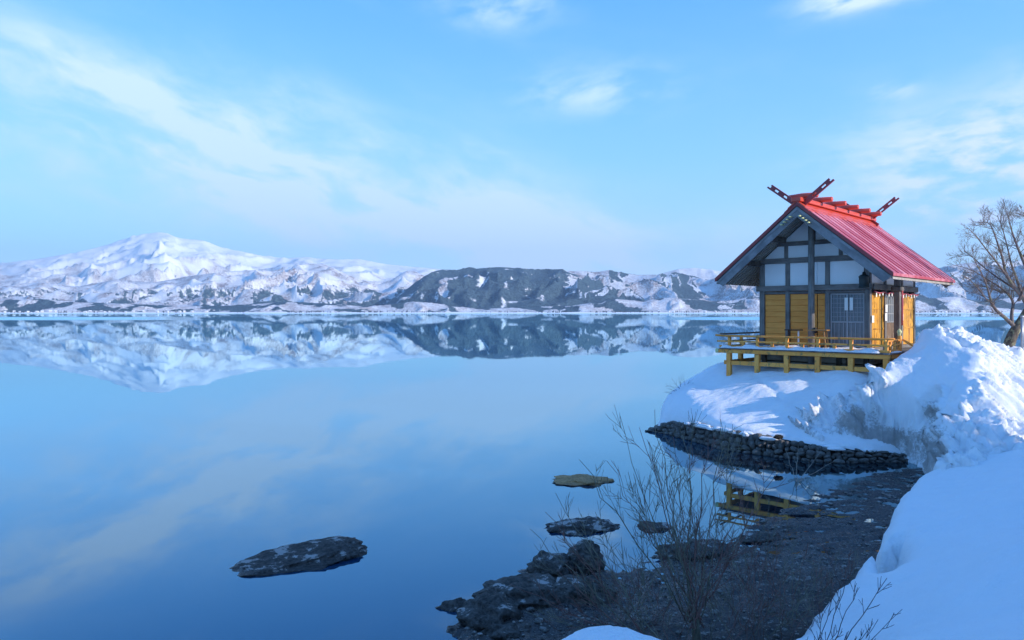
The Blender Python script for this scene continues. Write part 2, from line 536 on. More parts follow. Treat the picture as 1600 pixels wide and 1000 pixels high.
def m_rock(name, c0, c1, patch=None, pat=(0.56, 0.62), rough=0.85, vary=0.0):
    m, t = material(name)
    co, r = rnd_co(t, 5.0)
    n1 = t.noise(co, 3.0, 7.0, 0.65); n2 = t.noise(co, 16.0, 6.0, 0.7)
    c = t.mix(t.ss(t.m('ADD', t.m('MULTIPLY', n1, 0.5), t.m('MULTIPLY', n2, 0.5)), 0.36, 0.66), c0, c1)
    if patch:
        up = t.sep(t.n('ShaderNodeNewGeometry').outputs['Normal'])[2]
        k = t.m('MULTIPLY', t.ss(t.m('ADD', t.m('MULTIPLY', n1, 0.75), t.m('MULTIPLY', n2, 0.25)), pat[0], pat[1]), t.ss(up, 0.45, 0.8))
        c = t.mix(k, c, patch)
    if vary:
        c = t.mix(t.m('MULTIPLY', r, vary), c, (c0[0] * 0.8, c0[1] * 0.8, c0[2] * 0.8))
    wz_ = t.sep(t.n('ShaderNodeNewGeometry').outputs['Position'])[2]           # wet band at the waterline
    dry = t.ss(t.m('ADD', wz_, t.m('MULTIPLY', n1, 0.04)), 0.025, 0.07)
    c = t.mix(dry, t.mix(0.6, c, (0.012, 0.011, 0.011)), c)
    finish(t, c, t.m('ADD', 0.3, t.m('MULTIPLY', dry, rough - 0.3)), t.bump(t.m('ADD', t.m('MULTIPLY', n1, 0.6), t.m('MULTIPLY', n2, 0.6)), 1.0, 0.12), 0.35)
    return m


M['rock'] = m_rock('dark_shore_rock', (0.014, 0.012, 0.011), (0.17, 0.15, 0.135), (0.46, 0.42, 0.40), (0.565, 0.60))
M['islet'] = m_rock('dark_islet_rock', (0.025, 0.021, 0.02), (0.14, 0.12, 0.11), (0.42, 0.38, 0.36), (0.53, 0.57))
M['sand_rock'] = m_rock('tan_flat_rock', (0.30, 0.17, 0.07), (0.62, 0.36, 0.17))
M['cobble'] = m_rock('wall_cobble', (0.12, 0.112, 0.105), (0.36, 0.335, 0.31), None, rough=0.7, vary=0.5)
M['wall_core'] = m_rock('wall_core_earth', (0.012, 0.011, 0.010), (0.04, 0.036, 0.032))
M['pebble'] = m_rock('pale_pebble', (0.06, 0.055, 0.05), (0.50, 0.46, 0.43))


def m_bark(name, c0, c1, lichen=None):
    m, t = material(name)
    co, r = rnd_co(t, 3.0)
    n = t.noise(t.vm('MULTIPLY', co, (9, 9, 3)), 1.0, 6.0, 0.7)
    c = t.mix(t.ss(n, 0.35, 0.65), c0, c1)
    if lichen:
        c = t.mix(t.ss(t.noise(co, 5.0, 5.0, 0.7), 0.52, 0.60), c, lichen)
    finish(t, c, 0.9, t.bump(n, 0.8, 0.03), 0.2)
    return m


M['bark'] = m_bark('lichen_bark', (0.07, 0.055, 0.045), (0.17, 0.14, 0.11), (0.30, 0.29, 0.17))
M['branch'] = m_bark('dark_branch_bark', (0.11, 0.085, 0.08), (0.25, 0.20, 0.18), (0.20, 0.19, 0.12))
M['willow'] = m_bark('olive_willow_bark', (0.10, 0.09, 0.065), (0.23, 0.205, 0.15))
M['red_twig'] = m_bark('red_brown_twig', (0.11, 0.055, 0.045), (0.24, 0.13, 0.11))
M['pale_twig'] = m_bark('pale_dead_stem', (0.30, 0.24, 0.20), (0.48, 0.40, 0.34))
M['dark_twig'] = m_bark('dark_twig', (0.035, 0.03, 0.04), (0.09, 0.075, 0.08))
M['needle'] = simple('conifer_needles', (0.028, 0.05, 0.028), 0.9, 0.2, 2.0)

# far mountains
def m_hill(name, snow=(0.84, 0.86, 0.90), conifer=(0.014, 0.030, 0.056), bare=(0.22, 0.165, 0.17), scale=1.0):
    m, t = material(name)
    co = obj_co(t)
    cf = t.n('ShaderNodeAttribute', attribute_name='conifer').outputs['Fac']
    bw = t.n('ShaderNodeAttribute', attribute_name='bare').outputs['Fac']
    n1 = t.noise(co, 0.045 * scale, 5.0, 0.75); n2 = t.noise(co, 0.007 * scale, 6.0, 0.7)
    k1 = t.m('MULTIPLY', bw, t.m('ADD', 0.12, t.m('MULTIPLY', t.ss(t.m('ADD', t.m('MULTIPLY', n1, 0.6), t.m('MULTIPLY', n2, 0.4)), 0.38, 0.60), 1.05)), clamp=True)
    c = t.mix(k1, snow, bare)
    lo2 = t.m('SUBTRACT', 0.74, t.m('MULTIPLY', cf, 0.56))
    k2 = t.ss(t.m('ADD', t.m('MULTIPLY', n2, 0.75), t.m('MULTIPLY', n1, 0.25)), lo2, t.m('ADD', lo2, 0.07))
    c = t.mix(k2, c, t.mix(t.ss(n1, 0.42, 0.60), conifer, (conifer[0] * 6.0, conifer[1] * 4.6, conifer[2] * 3.0)))
    finish(t, c, 0.95, t.bump(t.m('ADD', n1, t.m('MULTIPLY', n2, 0.8)), 0.7, 16.0 / scale), 0.1)
    return m


M['mountain'] = m_hill('snowy_mountain_ground')
M['forest_hill'] = m_hill('wooded_hill_ground', scale=1.6)
M['far_snow'] = simple('far_shore_snow', (0.86, 0.87, 0.90), 0.9, 0.03, 0.02)
M['far_tree'] = simple('far_shore_trees', (0.045, 0.05, 0.05), 0.95, 0.2, 0.05)
M['house_wall'] = simple('far_house_wall', (0.55, 0.50, 0.46), 0.9, 0.15, 0.3)
# ------------------------------------------------------------------ lake and far shore
me = fast_mesh('lake', [(-20500, -2500, 0), (20500, -2500, 0), (20500, 19800, 0), (-20500, 19800, 0)], [(0, 1, 2, 3)], M['lake'], False)
tag(link('lake', me), 'mirror calm deep blue lake', kind='structure')


def hills(name, mat_, prof, Yn, Yr, Yf, t0, t1, ncol, nrow, seed, amp=0.35, fx=1.0, ridge_k=1.0, cover=None, jag=0.0, power=1.0, label=None, base=0.0):
    """one range: rows run away from the lake, every column's skyline height follows the traced profile"""
    pa = np.array(prof, float)
    t = np.linspace(t0, t1, ncol)
    tp = (pa[:, 0] - 800) / F
    sky_e = np.interp(t, tp, (HZ - pa[:, 1]) / F)
    k = max(3, int(ncol * 0.010)); ker = np.hanning(k + 2)[1:-1]; ker /= ker.sum()
    sky_e = np.convolve(np.pad(sky_e, k, mode='edge'), ker, mode='same')[k:-k]
    jg = jag * fbm(t * 260, t * 0 + seed, seed + 5, 4, 0.6)
    q = np.linspace(0, 1, nrow)
    Y = Yn * (Yf / Yn) ** q
    T, YY = np.meshgrid(t, Y)
    X = T * YY
    s = np.clip((YY - Yn) / (Yr - Yn), 0, 1)
    back = np.clip((YY - Yr) / (Yf - Yr), 0, 1)
    env = (s ** power) * (1 - 0.5 * back)
    L = (Yr - Yn) * 0.40 / fx
    wx, wy = fbm(X / L / 1.7, YY / L / 1.7, seed + 41, 3), fbm(X / L / 1.7, YY / L / 1.7, seed + 71, 3)
    r1 = ridged(X / L + 0.45 * wx, YY / L * 0.95 + 0.45 * wy, seed, 6, 0.46)
    b1 = fbm(X / L * 0.6, YY / L * 0.6, seed + 90, 3)
    rel = env * (1 - amp) + amp * (r1 - 0.55) * ridge_k * np.minimum(1, s * 3.0) * (1 - 0.85 * s ** 1.3) + amp * 0.45 * b1 * s * (1 - s) * 2
    zt = sky_e * Yr
    Z = rel * zt[None, :]
    mx = np.maximum((Z / YY).max(0), 1e-5)
    kk = np.maximum(sky_e, 0.0004) / mx
    kw = np.hanning(max(5, ncol // 22)); kw /= kw.sum(); h_ = len(kw) // 2
    kk = np.convolve(np.pad(kk, h_, mode='edge'), kw, mode='same')[h_:h_ + ncol]
    Z = Z * kk[None, :]
    miss = np.maximum(sky_e, 0.0004) - (Z / YY).max(0)          # what is left is shifted near the crest only
    kw = np.hanning(max(9, ncol // 40)); kw /= kw.sum(); miss = np.convolve(np.pad(miss, len(kw) // 2, mode='edge'), kw, mode='same')[len(kw) // 2:len(kw) // 2 + ncol]
    Z = Z + miss[None, :] * YY * sstep(0.10, 0.95, s) + jg[None, :] * YY * sstep(0.86, 0.98, s) + base
    Z = np.where(s <= 0.0, -3.0, Z)
    gy, gx = np.gradient(Z)
    dX = np.gradient(X, axis=1); dY = np.gradient(YY, axis=0)
    sx, sy = gx / dX, gy / dY
    me = fast_mesh(name, np.stack([X, YY, Z], -1).reshape(-1, 3), grid_faces(nrow, ncol), mat_)
    con, bare = cover(T, YY, Z, sx, sy, s, X)
    attr(me, 'conifer', np.clip(con, 0, 1)); attr(me, 'bare', np.clip(bare, 0, 1))
    o = link(name, me)
    return tag(o, label, kind='structure')


PX = lambda T: 800 + F * T

def cover_snowy(T, Y, Z, sx, sy, s, X):
    n = fbm(X / 1500, Y / 1500, 3, 5)
    con = sstep(330, 60, Z + 160 * n) * 0.95 + 0.35 * sstep(0.15, 0.5, n) * sstep(700, 300, Z)
    bare = sstep(1050, 420, Z + 260 * n) * (0.62 + 0.30 * fbm(X / 700, Y / 700, 31, 4))
    open_ = sstep(0.28, 0.42, fbm(X / 900, Y / 700, 57, 3))
    st = ridged(X / 420 + 0.3 * n, Y / 800, 91, 4)
    con, bare = con * 0.86 * (1 - 0.9 * open_), (bare + 0.55 * (st - 0.62) * sstep(1300, 700, Z)) * (1 - 0.75 * open_)
    return con, bare

snow_prof = [(-260, 436), (-150, 425), (-60, 417), (0, 411), (60, 404), (120, 394), (165, 383), (200, 371), (220, 365.5), (250, 362.5), (262, 364), (280, 372),
             (318, 375), (345, 386), (380, 393), (410, 399), (450, 403), (480, 401), (500, 404), (540, 405), (560, 404), (600, 412), (640, 416),
             (690, 420), (740, 428), (800, 445), (900, 470), (1000, 488)]
hills('snowy_mountain', M['mountain'], snow_prof, 7600, 15000, 19000, -0.98, 0.16, 900, 190, 5, 0.17, 2.3, 1.0, cover_snowy, 0.0, 1.25,
      label='broad snow covered mountain with wooded ridges across the lake')

def cover_ridge(T, Y, Z, sx, sy, s, X):
    n = fbm(X / 900, Y / 900, 13, 5)
    con = 0.80 * sstep(130, 30, Z + 90 * n) + 0.62 * sstep(0.05, -0.35, sx + 0.25 * n) * sstep(420, 160, Z)
    bare = 0.60 + 0.25 * n - 0.25 * sstep(0.1, 0.5, sx) + 0.5 * (ridged(X / 260 + 0.3 * n, Y / 480, 17, 4) - 0.62)
    return con, bare

ridge_prof = [(-260, 460), (-100, 452), (0, 447), (60, 440), (120, 447), (180, 436), (240, 441), (300, 430), (350, 424), (400, 421), (440, 416), (480, 411), (505, 412), (530, 423),
              (560, 436), (590, 444), (615, 434), (635, 422), (650, 424), (672, 437), (700, 452), (740, 470), (800, 487)]
hills('snowy_foothill', M['mountain'], ridge_prof, 6200, 8600, 10400, -0.98, 0.0, 800, 130, 23, 0.27, 1.5, 1.0, cover_ridge, 0.0001, 1.0,
      label='lower snowy ridge with bare woods in front of the mountain')

def cover_dome(T, Y, Z, sx, sy, s, X):
    n = fbm(X / 900, Y / 900, 77, 5)
    return 0 * n + 0.1, 0.45 + 0.3 * n

dome_prof = [(960, 470), (1000, 440), (1030, 428), (1060, 420), (1085, 418), (1110, 420.5), (1140, 427), (1180, 440), (1230, 470), (1260, 486)]
hills('snowy_dome_hill', M['mountain'], dome_prof, 10500, 13000, 15000, 0.12, 0.42, 260, 60, 61, 0.2, 1.0, 1.0, cover_dome, 0.0,
      label='pale rounded snow hill behind the dark ridge')

def cover_dark(T, Y, Z, sx, sy, s, X):
    p = PX(T)
    n = fbm(X / 420, Y / 420, 19, 5); n2 = fbm(X / 160, Y / 160, 29, 4)
    dark = sstep(560, 625, p + 40 * n) * sstep(930, 875, p + 30 * n)
    patch = np.exp(-((p - 715 + 14 * n2) / 19) ** 2) * sstep(0.48, 0.58, s + 0.08 * n2) * sstep(0.88, 0.74, s + 0.08 * n2)
    patch = patch + 0.7 * np.exp(-((p - 698 + 12 * n2) / 6) ** 2) * sstep(0.15, 0.25, s) * sstep(0.55, 0.4, s) * sstep(-0.1, 0.2, n2)
    patch = patch + np.exp(-((p - 907) / 16) ** 2) * sstep(0.5, 0.62, s + 0.1 * n2)
    con = dark * (0.80 + 0.26 * n2 + 0.26 * (0.6 - ridged(X / 240, Y / 420, 66, 4)) - 1.1 * patch) + (1 - dark) * (0.85 * sstep(0.06, -0.30, sx + 0.22 * n) + 0.9 * sstep(150, 60, Z + 60 * n))
    bare = 0.68 + 0.25 * n + 0.45 * (ridged(X / 200 + 0.3 * n, Y / 360, 27, 4) - 0.62)
    return con, bare

dark_prof = [(520, 489), (560, 484), (600, 474), (630, 455), (655, 436), (675, 424), (690, 420.5), (715, 421), (728, 417), (745, 418.5), (780, 416.5), (810, 418),
             (835, 420), (870, 419.5), (893, 423), (910, 422.5), (930, 424.5), (952, 421), (975, 426), (1000, 429), (1030, 428), (1055, 424.5), (1080, 430), (1105, 436),
             (1135, 430), (1165, 431), (1200, 434), (1260, 430), (1330, 428), (1400, 426), (1440, 424), (1470, 417), (1500, 411), (1530, 408.5), (1570, 407), (1620, 405), (1700, 402), (1850, 410)]
hills('wooded_hill', M['forest_hill'], dark_prof, 5450, 6900, 8200, -0.25, 0.95, 1100, 120, 37, 0.27, 1.0, 1.0, cover_dark, 0.0003, 0.9,
      label='dark conifer hills with snowy clearings along the far shore')

def cover_low(T, Y, Z, sx, sy, s, X):
    n = fbm(X / 260, Y / 260, 97, 5)
    return 0.80 * sstep(-0.25, 0.15, n) * sstep(0.02, 0.2, s), 0.75 + 0.3 * n

low_prof = [(-260, 470), (-120, 468), (0, 468), (60, 466), (120, 471), (200, 474), (260, 476), (330, 477), (400, 474), (450, 470), (520, 474), (570, 478), (610, 474), (650, 470),
            (690, 474), (740, 481), (800, 480), (850, 478), (900, 476), (930, 470), (965, 466), (1000, 470), (1040, 464), (1075, 466), (1110, 470), (1150, 468), (1180, 460), (1240, 466), (1330, 464),
            (1420, 460), (1450, 466), (1490, 462), (1530, 470), (1600, 462), (1700, 458), (1850, 460)]
hills('shore_hill', M['forest_hill'], low_prof, 5180, 5480, 5900, -0.98, 0.95, 1100, 44, 83, 0.30, 0.32, 1.0, cover_low, 0.0004, 0.9,
      label='low wooded rise along the far lake shore')

# snowy strip of beach
t = np.linspace(-0.98, 0.95, 700); Ys = np.array([4930, 4960, 5010, 5080, 5200, 5330.])
hz = np.array([-1.5, 1.5, 4.0, 5.5, 8.0, 11.0])
T, YY = np.meshgrid(t, Ys)
wob = 60 * fbm(t * 14, t * 0 + 2, 4, 4)[None, :]
me = fast_mesh('far_shore', np.stack([T * YY, YY + wob, hz[:, None] * (1 + 0.35 * fbm(T * 30, YY / 100, 8, 3))], -1).reshape(-1, 3), grid_faces(6, 700), M['far_snow'])
tag(link('far_shore', me), 'white snowy strip of far lake shore', kind='structure')

# far trees along that shore, too small and many to count: one mass
vs, fs = [], []
R = np.random.RandomState(4)
for i in range(2600):
    tt = R.uniform(-0.95, 0.93)
    if fbm(np.array([tt * 18]), np.array([0.5]), 51, 3)[0] + R.uniform(-0.35, 0.35) < 0.02: continue
    Y = R.uniform(5030, 5330); hgt = R.uniform(6, 17); rr = hgt * R.uniform(0.16, 0.42)
    zb = np.interp(Y, Ys, hz) - 2
    b = len(vs); x = tt * Y
    for a in range(5):
        an = a * 1.2566 + R.uniform(0, 1)
        vs.append((x + rr * math.cos(an), Y + rr * math.sin(an), zb + hgt * R.uniform(0.1, 0.35)))
    vs.append((x, Y, zb + hgt)); vs.append((x, Y, zb))
    for a in range(5):
        fs.append((b + a, b + (a + 1) % 5, b + 5)); fs.append((b + (a + 1) % 5, b + a, b + 6))
me = fast_mesh('far_trees', vs, fs, M['far_tree'], False)
tag(link('far_trees', me), 'band of tiny trees along the far shore', kind='stuff')

# small houses on the far shore, a pixel or three each
mb = MB(); mb.box(-6, 6, -4.5, 4.5, -3, 5.5)
wall_me = mb.mesh('house_wall'); wall_me.materials.append(M['house_wall'])
mb = MB(); mb.prism([(-6.6, -5.4, 5.5), (-6.6, 5.4, 5.5), (-6.6, 0, 9.6)], (13.2, 0, 0))
roof_me = mb.mesh('roof'); roof_me.materials.append(M['far_snow'])
hp = [8, 22, 31, 44, 58, 66, 79, 86, 93, 98, 104, 112, 131, 134, 141, 150, 158, 163, 171, 196, 208, 225, 246, 262, 275, 281, 288, 300, 322, 1030, 1046, 1052, 1068, 1090, 1101, 1118, 1462, 1470, 1478, 1486, 1497, 1512, 1536, 1550]
for p in hp:
    Y = R.uniform(5020, 5240); x = (p - 800) / F * Y
    h_ = bpy.data.objects.new('house', None); COL.objects.link(h_)
    h_.location = (x, Y, np.interp(Y, Ys, hz) - 0.5); h_.rotation_euler.z = R.uniform(-0.6, 0.6)
    sc_ = R.uniform(0.8, 1.5); h_.scale = (sc_, sc_, sc_)
    tag(h_, 'tiny snow roofed house on the far lake shore', 'house', 'houses along the far shore')
    link('wall', wall_me, h_); link('roof', roof_me, h_)

# ------------------------------------------------------------------ near ground
def rbf(ctrl, eps=0.6, smooth=0.004):
    C = np.array(ctrl, float); A = C[:, :2]
    d = np.sqrt(((A[:, None] - A[None]) ** 2).sum(-1) + eps ** 2)
    n = len(C); K = np.zeros((n + 3, n + 3)); K[:n, :n] = -d + 0 * np.eye(n); K[:n, :n] -= smooth * np.eye(n) * -1
    P = np.c_[np.ones(n), A]; K[:n, n:] = P; K[n:, :n] = P.T
    wts = np.linalg.solve(K, np.r_[C[:, 2], 0, 0, 0])
    def ev(x, y):
        sh = x.shape; x, y = x.ravel(), y.ravel(); out = np.empty(len(x))
        for i in range(0, len(x), 20000):
            xx, yy = x[i:i + 20000], y[i:i + 20000]
            dd = np.sqrt((xx[:, None] - A[:, 0]) ** 2 + (yy[:, None] - A[:, 1]) ** 2 + eps ** 2)
            out[i:i + 20000] = -dd @ wts[:n] + wts[n] + wts[n + 1] * xx + wts[n + 2] * yy
        return out.reshape(sh)
    return ev


def sdist(x, y, poly):
    """signed distance to a closed polygon, + inside"""
    P = np.array(poly, float); sh = x.shape; x, y = x.ravel(), y.ravel()
    d = np.full(len(x), 1e9); ins = np.zeros(len(x), bool)
    for a, b in zip(P, np.roll(P, -1, 0)):
        e = b - a; tt = np.clip(((x - a[0]) * e[0] + (y - a[1]) * e[1]) / (e @ e + 1e-12), 0, 1)
        d = np.minimum(d, np.hypot(x - a[0] - tt * e[0], y - a[1] - tt * e[1]))
        c = ((a[1] > y) != (b[1] > y)) & (x < (b[0] - a[0]) * (y - a[1]) / (b[1] - a[1] + 1e-12) + a[0])
        ins ^= c
    return np.where(ins, d, -d).reshape(sh)


def at_z(x, y, z):
    Y = (HC - z) * F / (y - HZ)
    return ((x - 800) / F * Y, Y)


# line of the shrine point's stone wall at the water, and of its top edge
wall_px = [(1010, 674), (1030, 676), (1060, 684), (1090, 692), (1132, 703), (1170, 709), (1211, 714), (1270, 722), (1330, 724), (1396, 723), (1440, 722)]
WALL = [at_z(a, b, 0.0) for a, b in wall_px]
WALL_TOP = [0.06, 0.34, 0.52, 0.56, 0.57, 0.55, 0.50, 0.42, 0.34, 0.24, 0.12]
# outline of everything that lies under snow
near_edge = [(1456, 747, 0.33), (1432, 757, 0.28), (1421, 775, 0.26), (1404, 794, 0.25), (1394, 820, 0.24), (1384, 845, 0.22), (1378, 862, 0.22), (1374, 880, 0.22), (1377, 893, 0.22),
             (1404, 889, 0.24), (1417, 908, 0.26), (1405, 934, 0.26), (1380, 946, 0.25), (1369, 926, 0.22), (1371, 903, 0.2), (1356, 908, 0.2), (1330, 936, 0.22), (1304, 962, 0.25), (1262, 1002, 0.28)]
NE = [at_z(*q) for q in near_edge]
NE += [(3.0, 8.3), (2.35, 7.55), (1.75, 7.4), (1.45, 7.75), (1.0, 8.0), (0.55, 7.75), (0.2, 7.1), (-0.8, 6.6), (-4, 6.0), (-14, 4.0)]
WALL_IN = [(x + (0.45 if i == 0 else 0.22) - 0.1 * i / 10, y + 0.36) for i, (x, y) in enumerate(WALL)]
OUT = [(5.5, 27.7), (5.85, 28.8), (6.6, 30.2), (8.0, 32.0), (10.5, 34.0), (14, 35.5), (19, 34.5), (24, 33.0), (34, 33.0), (60, 36), (60, -14), (-14, -14)]
SNOW_POLY = WALL_IN + [(11.6, 19.9), (10.6, 18.4)] + NE + OUT[::-1]
# (NE runs towards the camera, OUT goes round behind: order them into one ring)
SNOW_POLY = OUT[:10][::-1] + WALL_IN + [(11.75, 20.3), (10.75, 18.7), (10.2, 17.8)] + NE + [(-14, -14), (60, -14)]

gc = [px(*q) for q in [
    (1047, 652, 26.6), (1047, 630, 27.4), (1062, 607, 28.3), (1085, 591, 29.2), (1108, 575, 29.8), (1122, 567, 29.0), (1100, 603, 27.4), (1140, 582, 27.6), (1186, 581, 26.7), (1230, 582, 25.9),
    (1280, 585, 24.9), (1330, 588, 24.0), (1075, 640, 26.0), (1110, 648, 25.0), (1130, 620, 25.8), (1180, 610, 25.3), (1160, 655, 24.0), (1220, 625, 24.2), (1260, 652, 23.2), (1300, 664, 22.6), (1290, 612, 23.9),
    (1590, 543, 28.0), (1560, 540, 29.5), (1640, 550, 27.0), (1600, 560, 25.0), (1700, 560, 26.0), (1560, 534, 32.0),
    (1600, 1000, 5.2), (1500, 990, 6.4), (1400, 1000, 7.2), (1320, 985, 8.3), (1450, 950, 7.9), (1600, 850, 8.6), (1500, 850, 10.2), (1430, 880, 10.0), (1420, 830, 11.9), (1440, 790, 13.6), (1480, 760, 15.2), (1600, 750, 13.6), (1600, 700, 17.0), (1520, 725, 16.9), (1700, 690, 17.6)]]
gc += [(x, y, z + 0.06) for (x, y), z in zip(WALL_IN, WALL_TOP)]
gc += [(12.0, 28, 2.2), (14.5, 31, 2.2), (11, 32, 1.5), (17, 32, 2.3), (9, 30.5, 1.9), (22, 31, 2.4), (13.5, 25, 2.25), (16, 27, 2.5), (18, 22, 1.9), (22, 18, 1.9), (30, 25, 2.6), (40, 10, 3.2), (20, 5, 2.9),
       (0, 0, 2.75), (3, 0, 2.75), (5, 3, 2.45), (-8, 0, 2.4), (-12, -10, 2.8), (20, -10, 3.2), (1.0, 7.0, 1.14), (0.95, 7.5, 1.09), (0.2, 6.0, 1.35), (2.5, 6.6, 1.22), (-5, 4, 1.6), (50, -10, 3.5), (55, 30, 3.0)]
ground_f = rbf(gc)
pc = [px(*q) for q in [
    (1347, 594, 22.5), (1353, 583, 22.7), (1366, 572, 22.9), (1388, 572, 22.9), (1402, 565, 22.9), (1420, 554, 23.1), (1433, 532, 23.6), (1446, 514, 23.9), (1463, 517, 24.0), (1476, 512, 24.2), (1494, 523, 24.2), (1512, 527, 24.4), (1542, 534, 25.0),
    (1440, 560, 22.5), (1462, 543, 22.6), (1489, 527, 22.6), (1515, 543, 21.9), (1538, 558, 21.2), (1530, 585, 20.4), (1518, 612, 19.7), (1508, 645, 18.9), (1494, 670, 18.3), (1478, 698, 17.7), (1462, 722, 17.2),
    (1352, 622, 22.2), (1400, 612, 22.0), (1450, 604, 21.4), (1480, 590, 21.0), (1500, 575, 21.2), (1452, 650, 20.6), (1480, 640, 19.8), (1400, 668, 21.4), (1350, 682, 21.7), (1300, 688, 21.75), (1318, 616, 23.2), (1310, 640, 22.5), (1285, 634, 23.1), (1262, 648, 23.0), (1262, 668, 22.5), (1250, 684, 22.15), (1235, 662, 23.1), (1225, 678, 22.7), (1340, 612, 22.7), (1432, 700, 20.3), (1455, 690, 19.2),
    (1565, 600, 20.7), (1565, 650, 19.0), (1560, 690, 17.7), (1530, 700, 17.4), (1600, 590, 22.0), (1600, 640, 20.0), (1600, 680, 18.4), (1650, 590, 23.5), (1650, 660, 19.6), (1580, 560, 23.0), (1560, 548, 24.2)]]
pile_poly = [tuple(px(*q)[:2]) for q in [(1338, 598, 23.2), (1312, 606, 23.7), (1262, 634, 23.7), (1205, 664, 23.6), (1215, 690, 22.5), (1262, 695, 21.95), (1330, 704, 21.75), (1400, 709, 21.8), (1436, 720, 20.4), (1452, 735, 18.4), (1458, 742, 16.9), (1530, 722, 16.5), (1620, 695, 16.9), (1690, 660, 18.6), (1720, 610, 22.5), (1650, 560, 25.6), (1560, 536, 26.4), (1480, 510, 25.4), (1440, 515, 25.0), (1410, 560, 23.9), (1360, 575, 23.5)]]
far_g = [p for p in gc if sdist(np.array([p[0]]), np.array([p[1]]), pile_poly)[0] < -0.25]
total_f = rbf([tuple(p) for p in far_g] + [tuple(p) for p in pc], 0.35)

# lake bed and muddy shore
MUD = [at_z(a, b, 0.0) for a, b in [(716, 1000), (708, 968), (700, 952), (738, 930), (790, 918), (832, 885), (862, 876), (905, 862), (930, 880), (960, 900), (990, 893), (1022, 872), (1050, 858), (1080, 843), (1110, 840), (1140, 846),
                                    (1170, 832), (1200, 814), (1235, 803), (1262, 793), (1300, 775), (1340, 757), (1392, 741), (1440, 735)]]
MUD_POLY = MUD + [(13, 21), (16, 18), (16, -6), (-9, -6), (-9, 4.5), (-3.0, 7.2), (-1.2, 8.6)]


def mud_height(x, y):
    d = sdist(x, y, MUD_POLY)
    d = d + 0.16 * sstep(3.5, 6.5, x)
    flat_ = sstep(3.2, 5.0, x) * sstep(11.5, 13.5, y)
    z = np.where(d > 0, (0.055 - 0.046 * flat_) * d + 0.006 * flat_, 0.16 * d)
    z = np.clip(z, -1.2, 0.33)
    right = sstep(3.5, 6.5, x) * sstep(13.0, 15.0, y)
    z = z + 0.018 * fbm(x * 0.9, y * 1.3, 3, 4) + (0.030 + 0.016 * right) * fbm(x * (3.1 - 1.4 * right), y * 3.4, 9, 4) + 0.012 * fbm(x * 11, y * 11, 12, 3) * (1 - 0.5 * right)
    pass
    left = sstep(3.0, 0.0, x) * sstep(11.6, 9.0, y) * (d > 0)
    return z + left * 0.10 * ridged(x * 1.1, y * 1.1, 6, 4)


gx, gy = np.arange(-9, 15.0, 0.07), np.arange(5.5, 23, 0.07)
XX, YY = np.meshgrid(gx, gy)
ZZ = mud_height(XX, YY)
me = fast_mesh('muddy_shore', np.stack([XX, YY, ZZ], -1).reshape(-1, 3), grid_faces(len(gy), len(gx)), M['mud'])
attr(me, 'wet', sstep(0.30, 0.05, ZZ) * 0.9 + 0.1)
tag(link('muddy_shore', me), 'dark wet muddy shore uncovered by low water', kind='structure')

gx, gy = np.r_[np.arange(-14, -1.0, 0.5), np.arange(-1.0, 18, 0.075), np.arange(18, 60, 0.6)], np.r_[np.arange(-14, 2, 0.6), np.arange(2, 31, 0.075), np.arange(31, 40, 0.5)]
XX, YY = np.meshgrid(gx, gy)
d = sdist(XX, YY, SNOW_POLY) + 0.05 * fbm(XX * 2.2, YY * 2.2, 44, 4) + 0.02 * fbm(XX * 9, YY * 9, 45, 3)
G = ground_f(XX, YY) + 0.05 * fbm(XX * 0.55, YY * 0.8, 21, 4) + 0.02 * fbm(XX * 2.0, YY * 3.0, 22, 5, 0.6)
lip = np.clip(d / 0.30, 0, 1); lip = np.sqrt(1 - (1 - lip) ** 2)
lo = np.minimum(np.maximum(mud_height(XX, YY), -0.2), G) - 0.05
drop = np.where(d > 0, lo + (G - lo) * (0.42 + 0.58 * lip), lo + (G - lo) * 0.42 * np.clip(1 + d / 0.07, 0, 1) - 1.6 * np.clip(-d - 0.07, 0, 0.6))
pit = np.zeros_like(G)
for fx_, fy_ in [(1193, 592), (1200, 598), (1208, 603), (1214, 612), (1190, 587), (1220, 617)]:
    p_ = px(fx_, fy_, 25.9 - (fy_ - 587) * 0.05)
    pit -= 0.07 * np.exp(-(((XX - p_[0]) / 0.13) ** 2 + ((YY - p_[1]) / 0.2) ** 2))
GROUND = drop + pit
me = fast_mesh('snow_ground', np.stack([XX, YY, GROUND], -1).reshape(-1, 3), grid_faces(len(gy), len(gx)), M['snow'])
lay = sstep(0.45, 0.02, np.abs(GROUND - np.interp(XX, [4.5, 6.7, 9.0, 12], [0.75, 0.95, 1.05, 0.9]) - 0.10 * fbm(XX * 0.8, YY * 0.8, 5, 3)) - 0.0) * sstep(19, 20.5, YY)
attr(me, 'dirt', 0.30 * lay * sstep(6.5, 9, XX) + 0.25 * sstep(0.14, 0.02, d) * (d > -0.2))
tag(link('snow_ground', me), 'smooth snow covering the bank and the shrine point', kind='structure')


def ground_z(x, y):
    i = np.clip(np.searchsorted(gx, x) - 1, 0, len(gx) - 2); j = np.clip(np.searchsorted(gy, y) - 1, 0, len(gy) - 2)
    a, b = (x - gx[i]) / (gx[i + 1] - gx[i]), (y - gy[j]) / (gy[j + 1] - gy[j])
    return float((GROUND[j, i] * (1 - a) + GROUND[j, i + 1] * a) * (1 - b) + (GROUND[j + 1, i] * (1 - a) + GROUND[j + 1, i + 1] * a) * b)


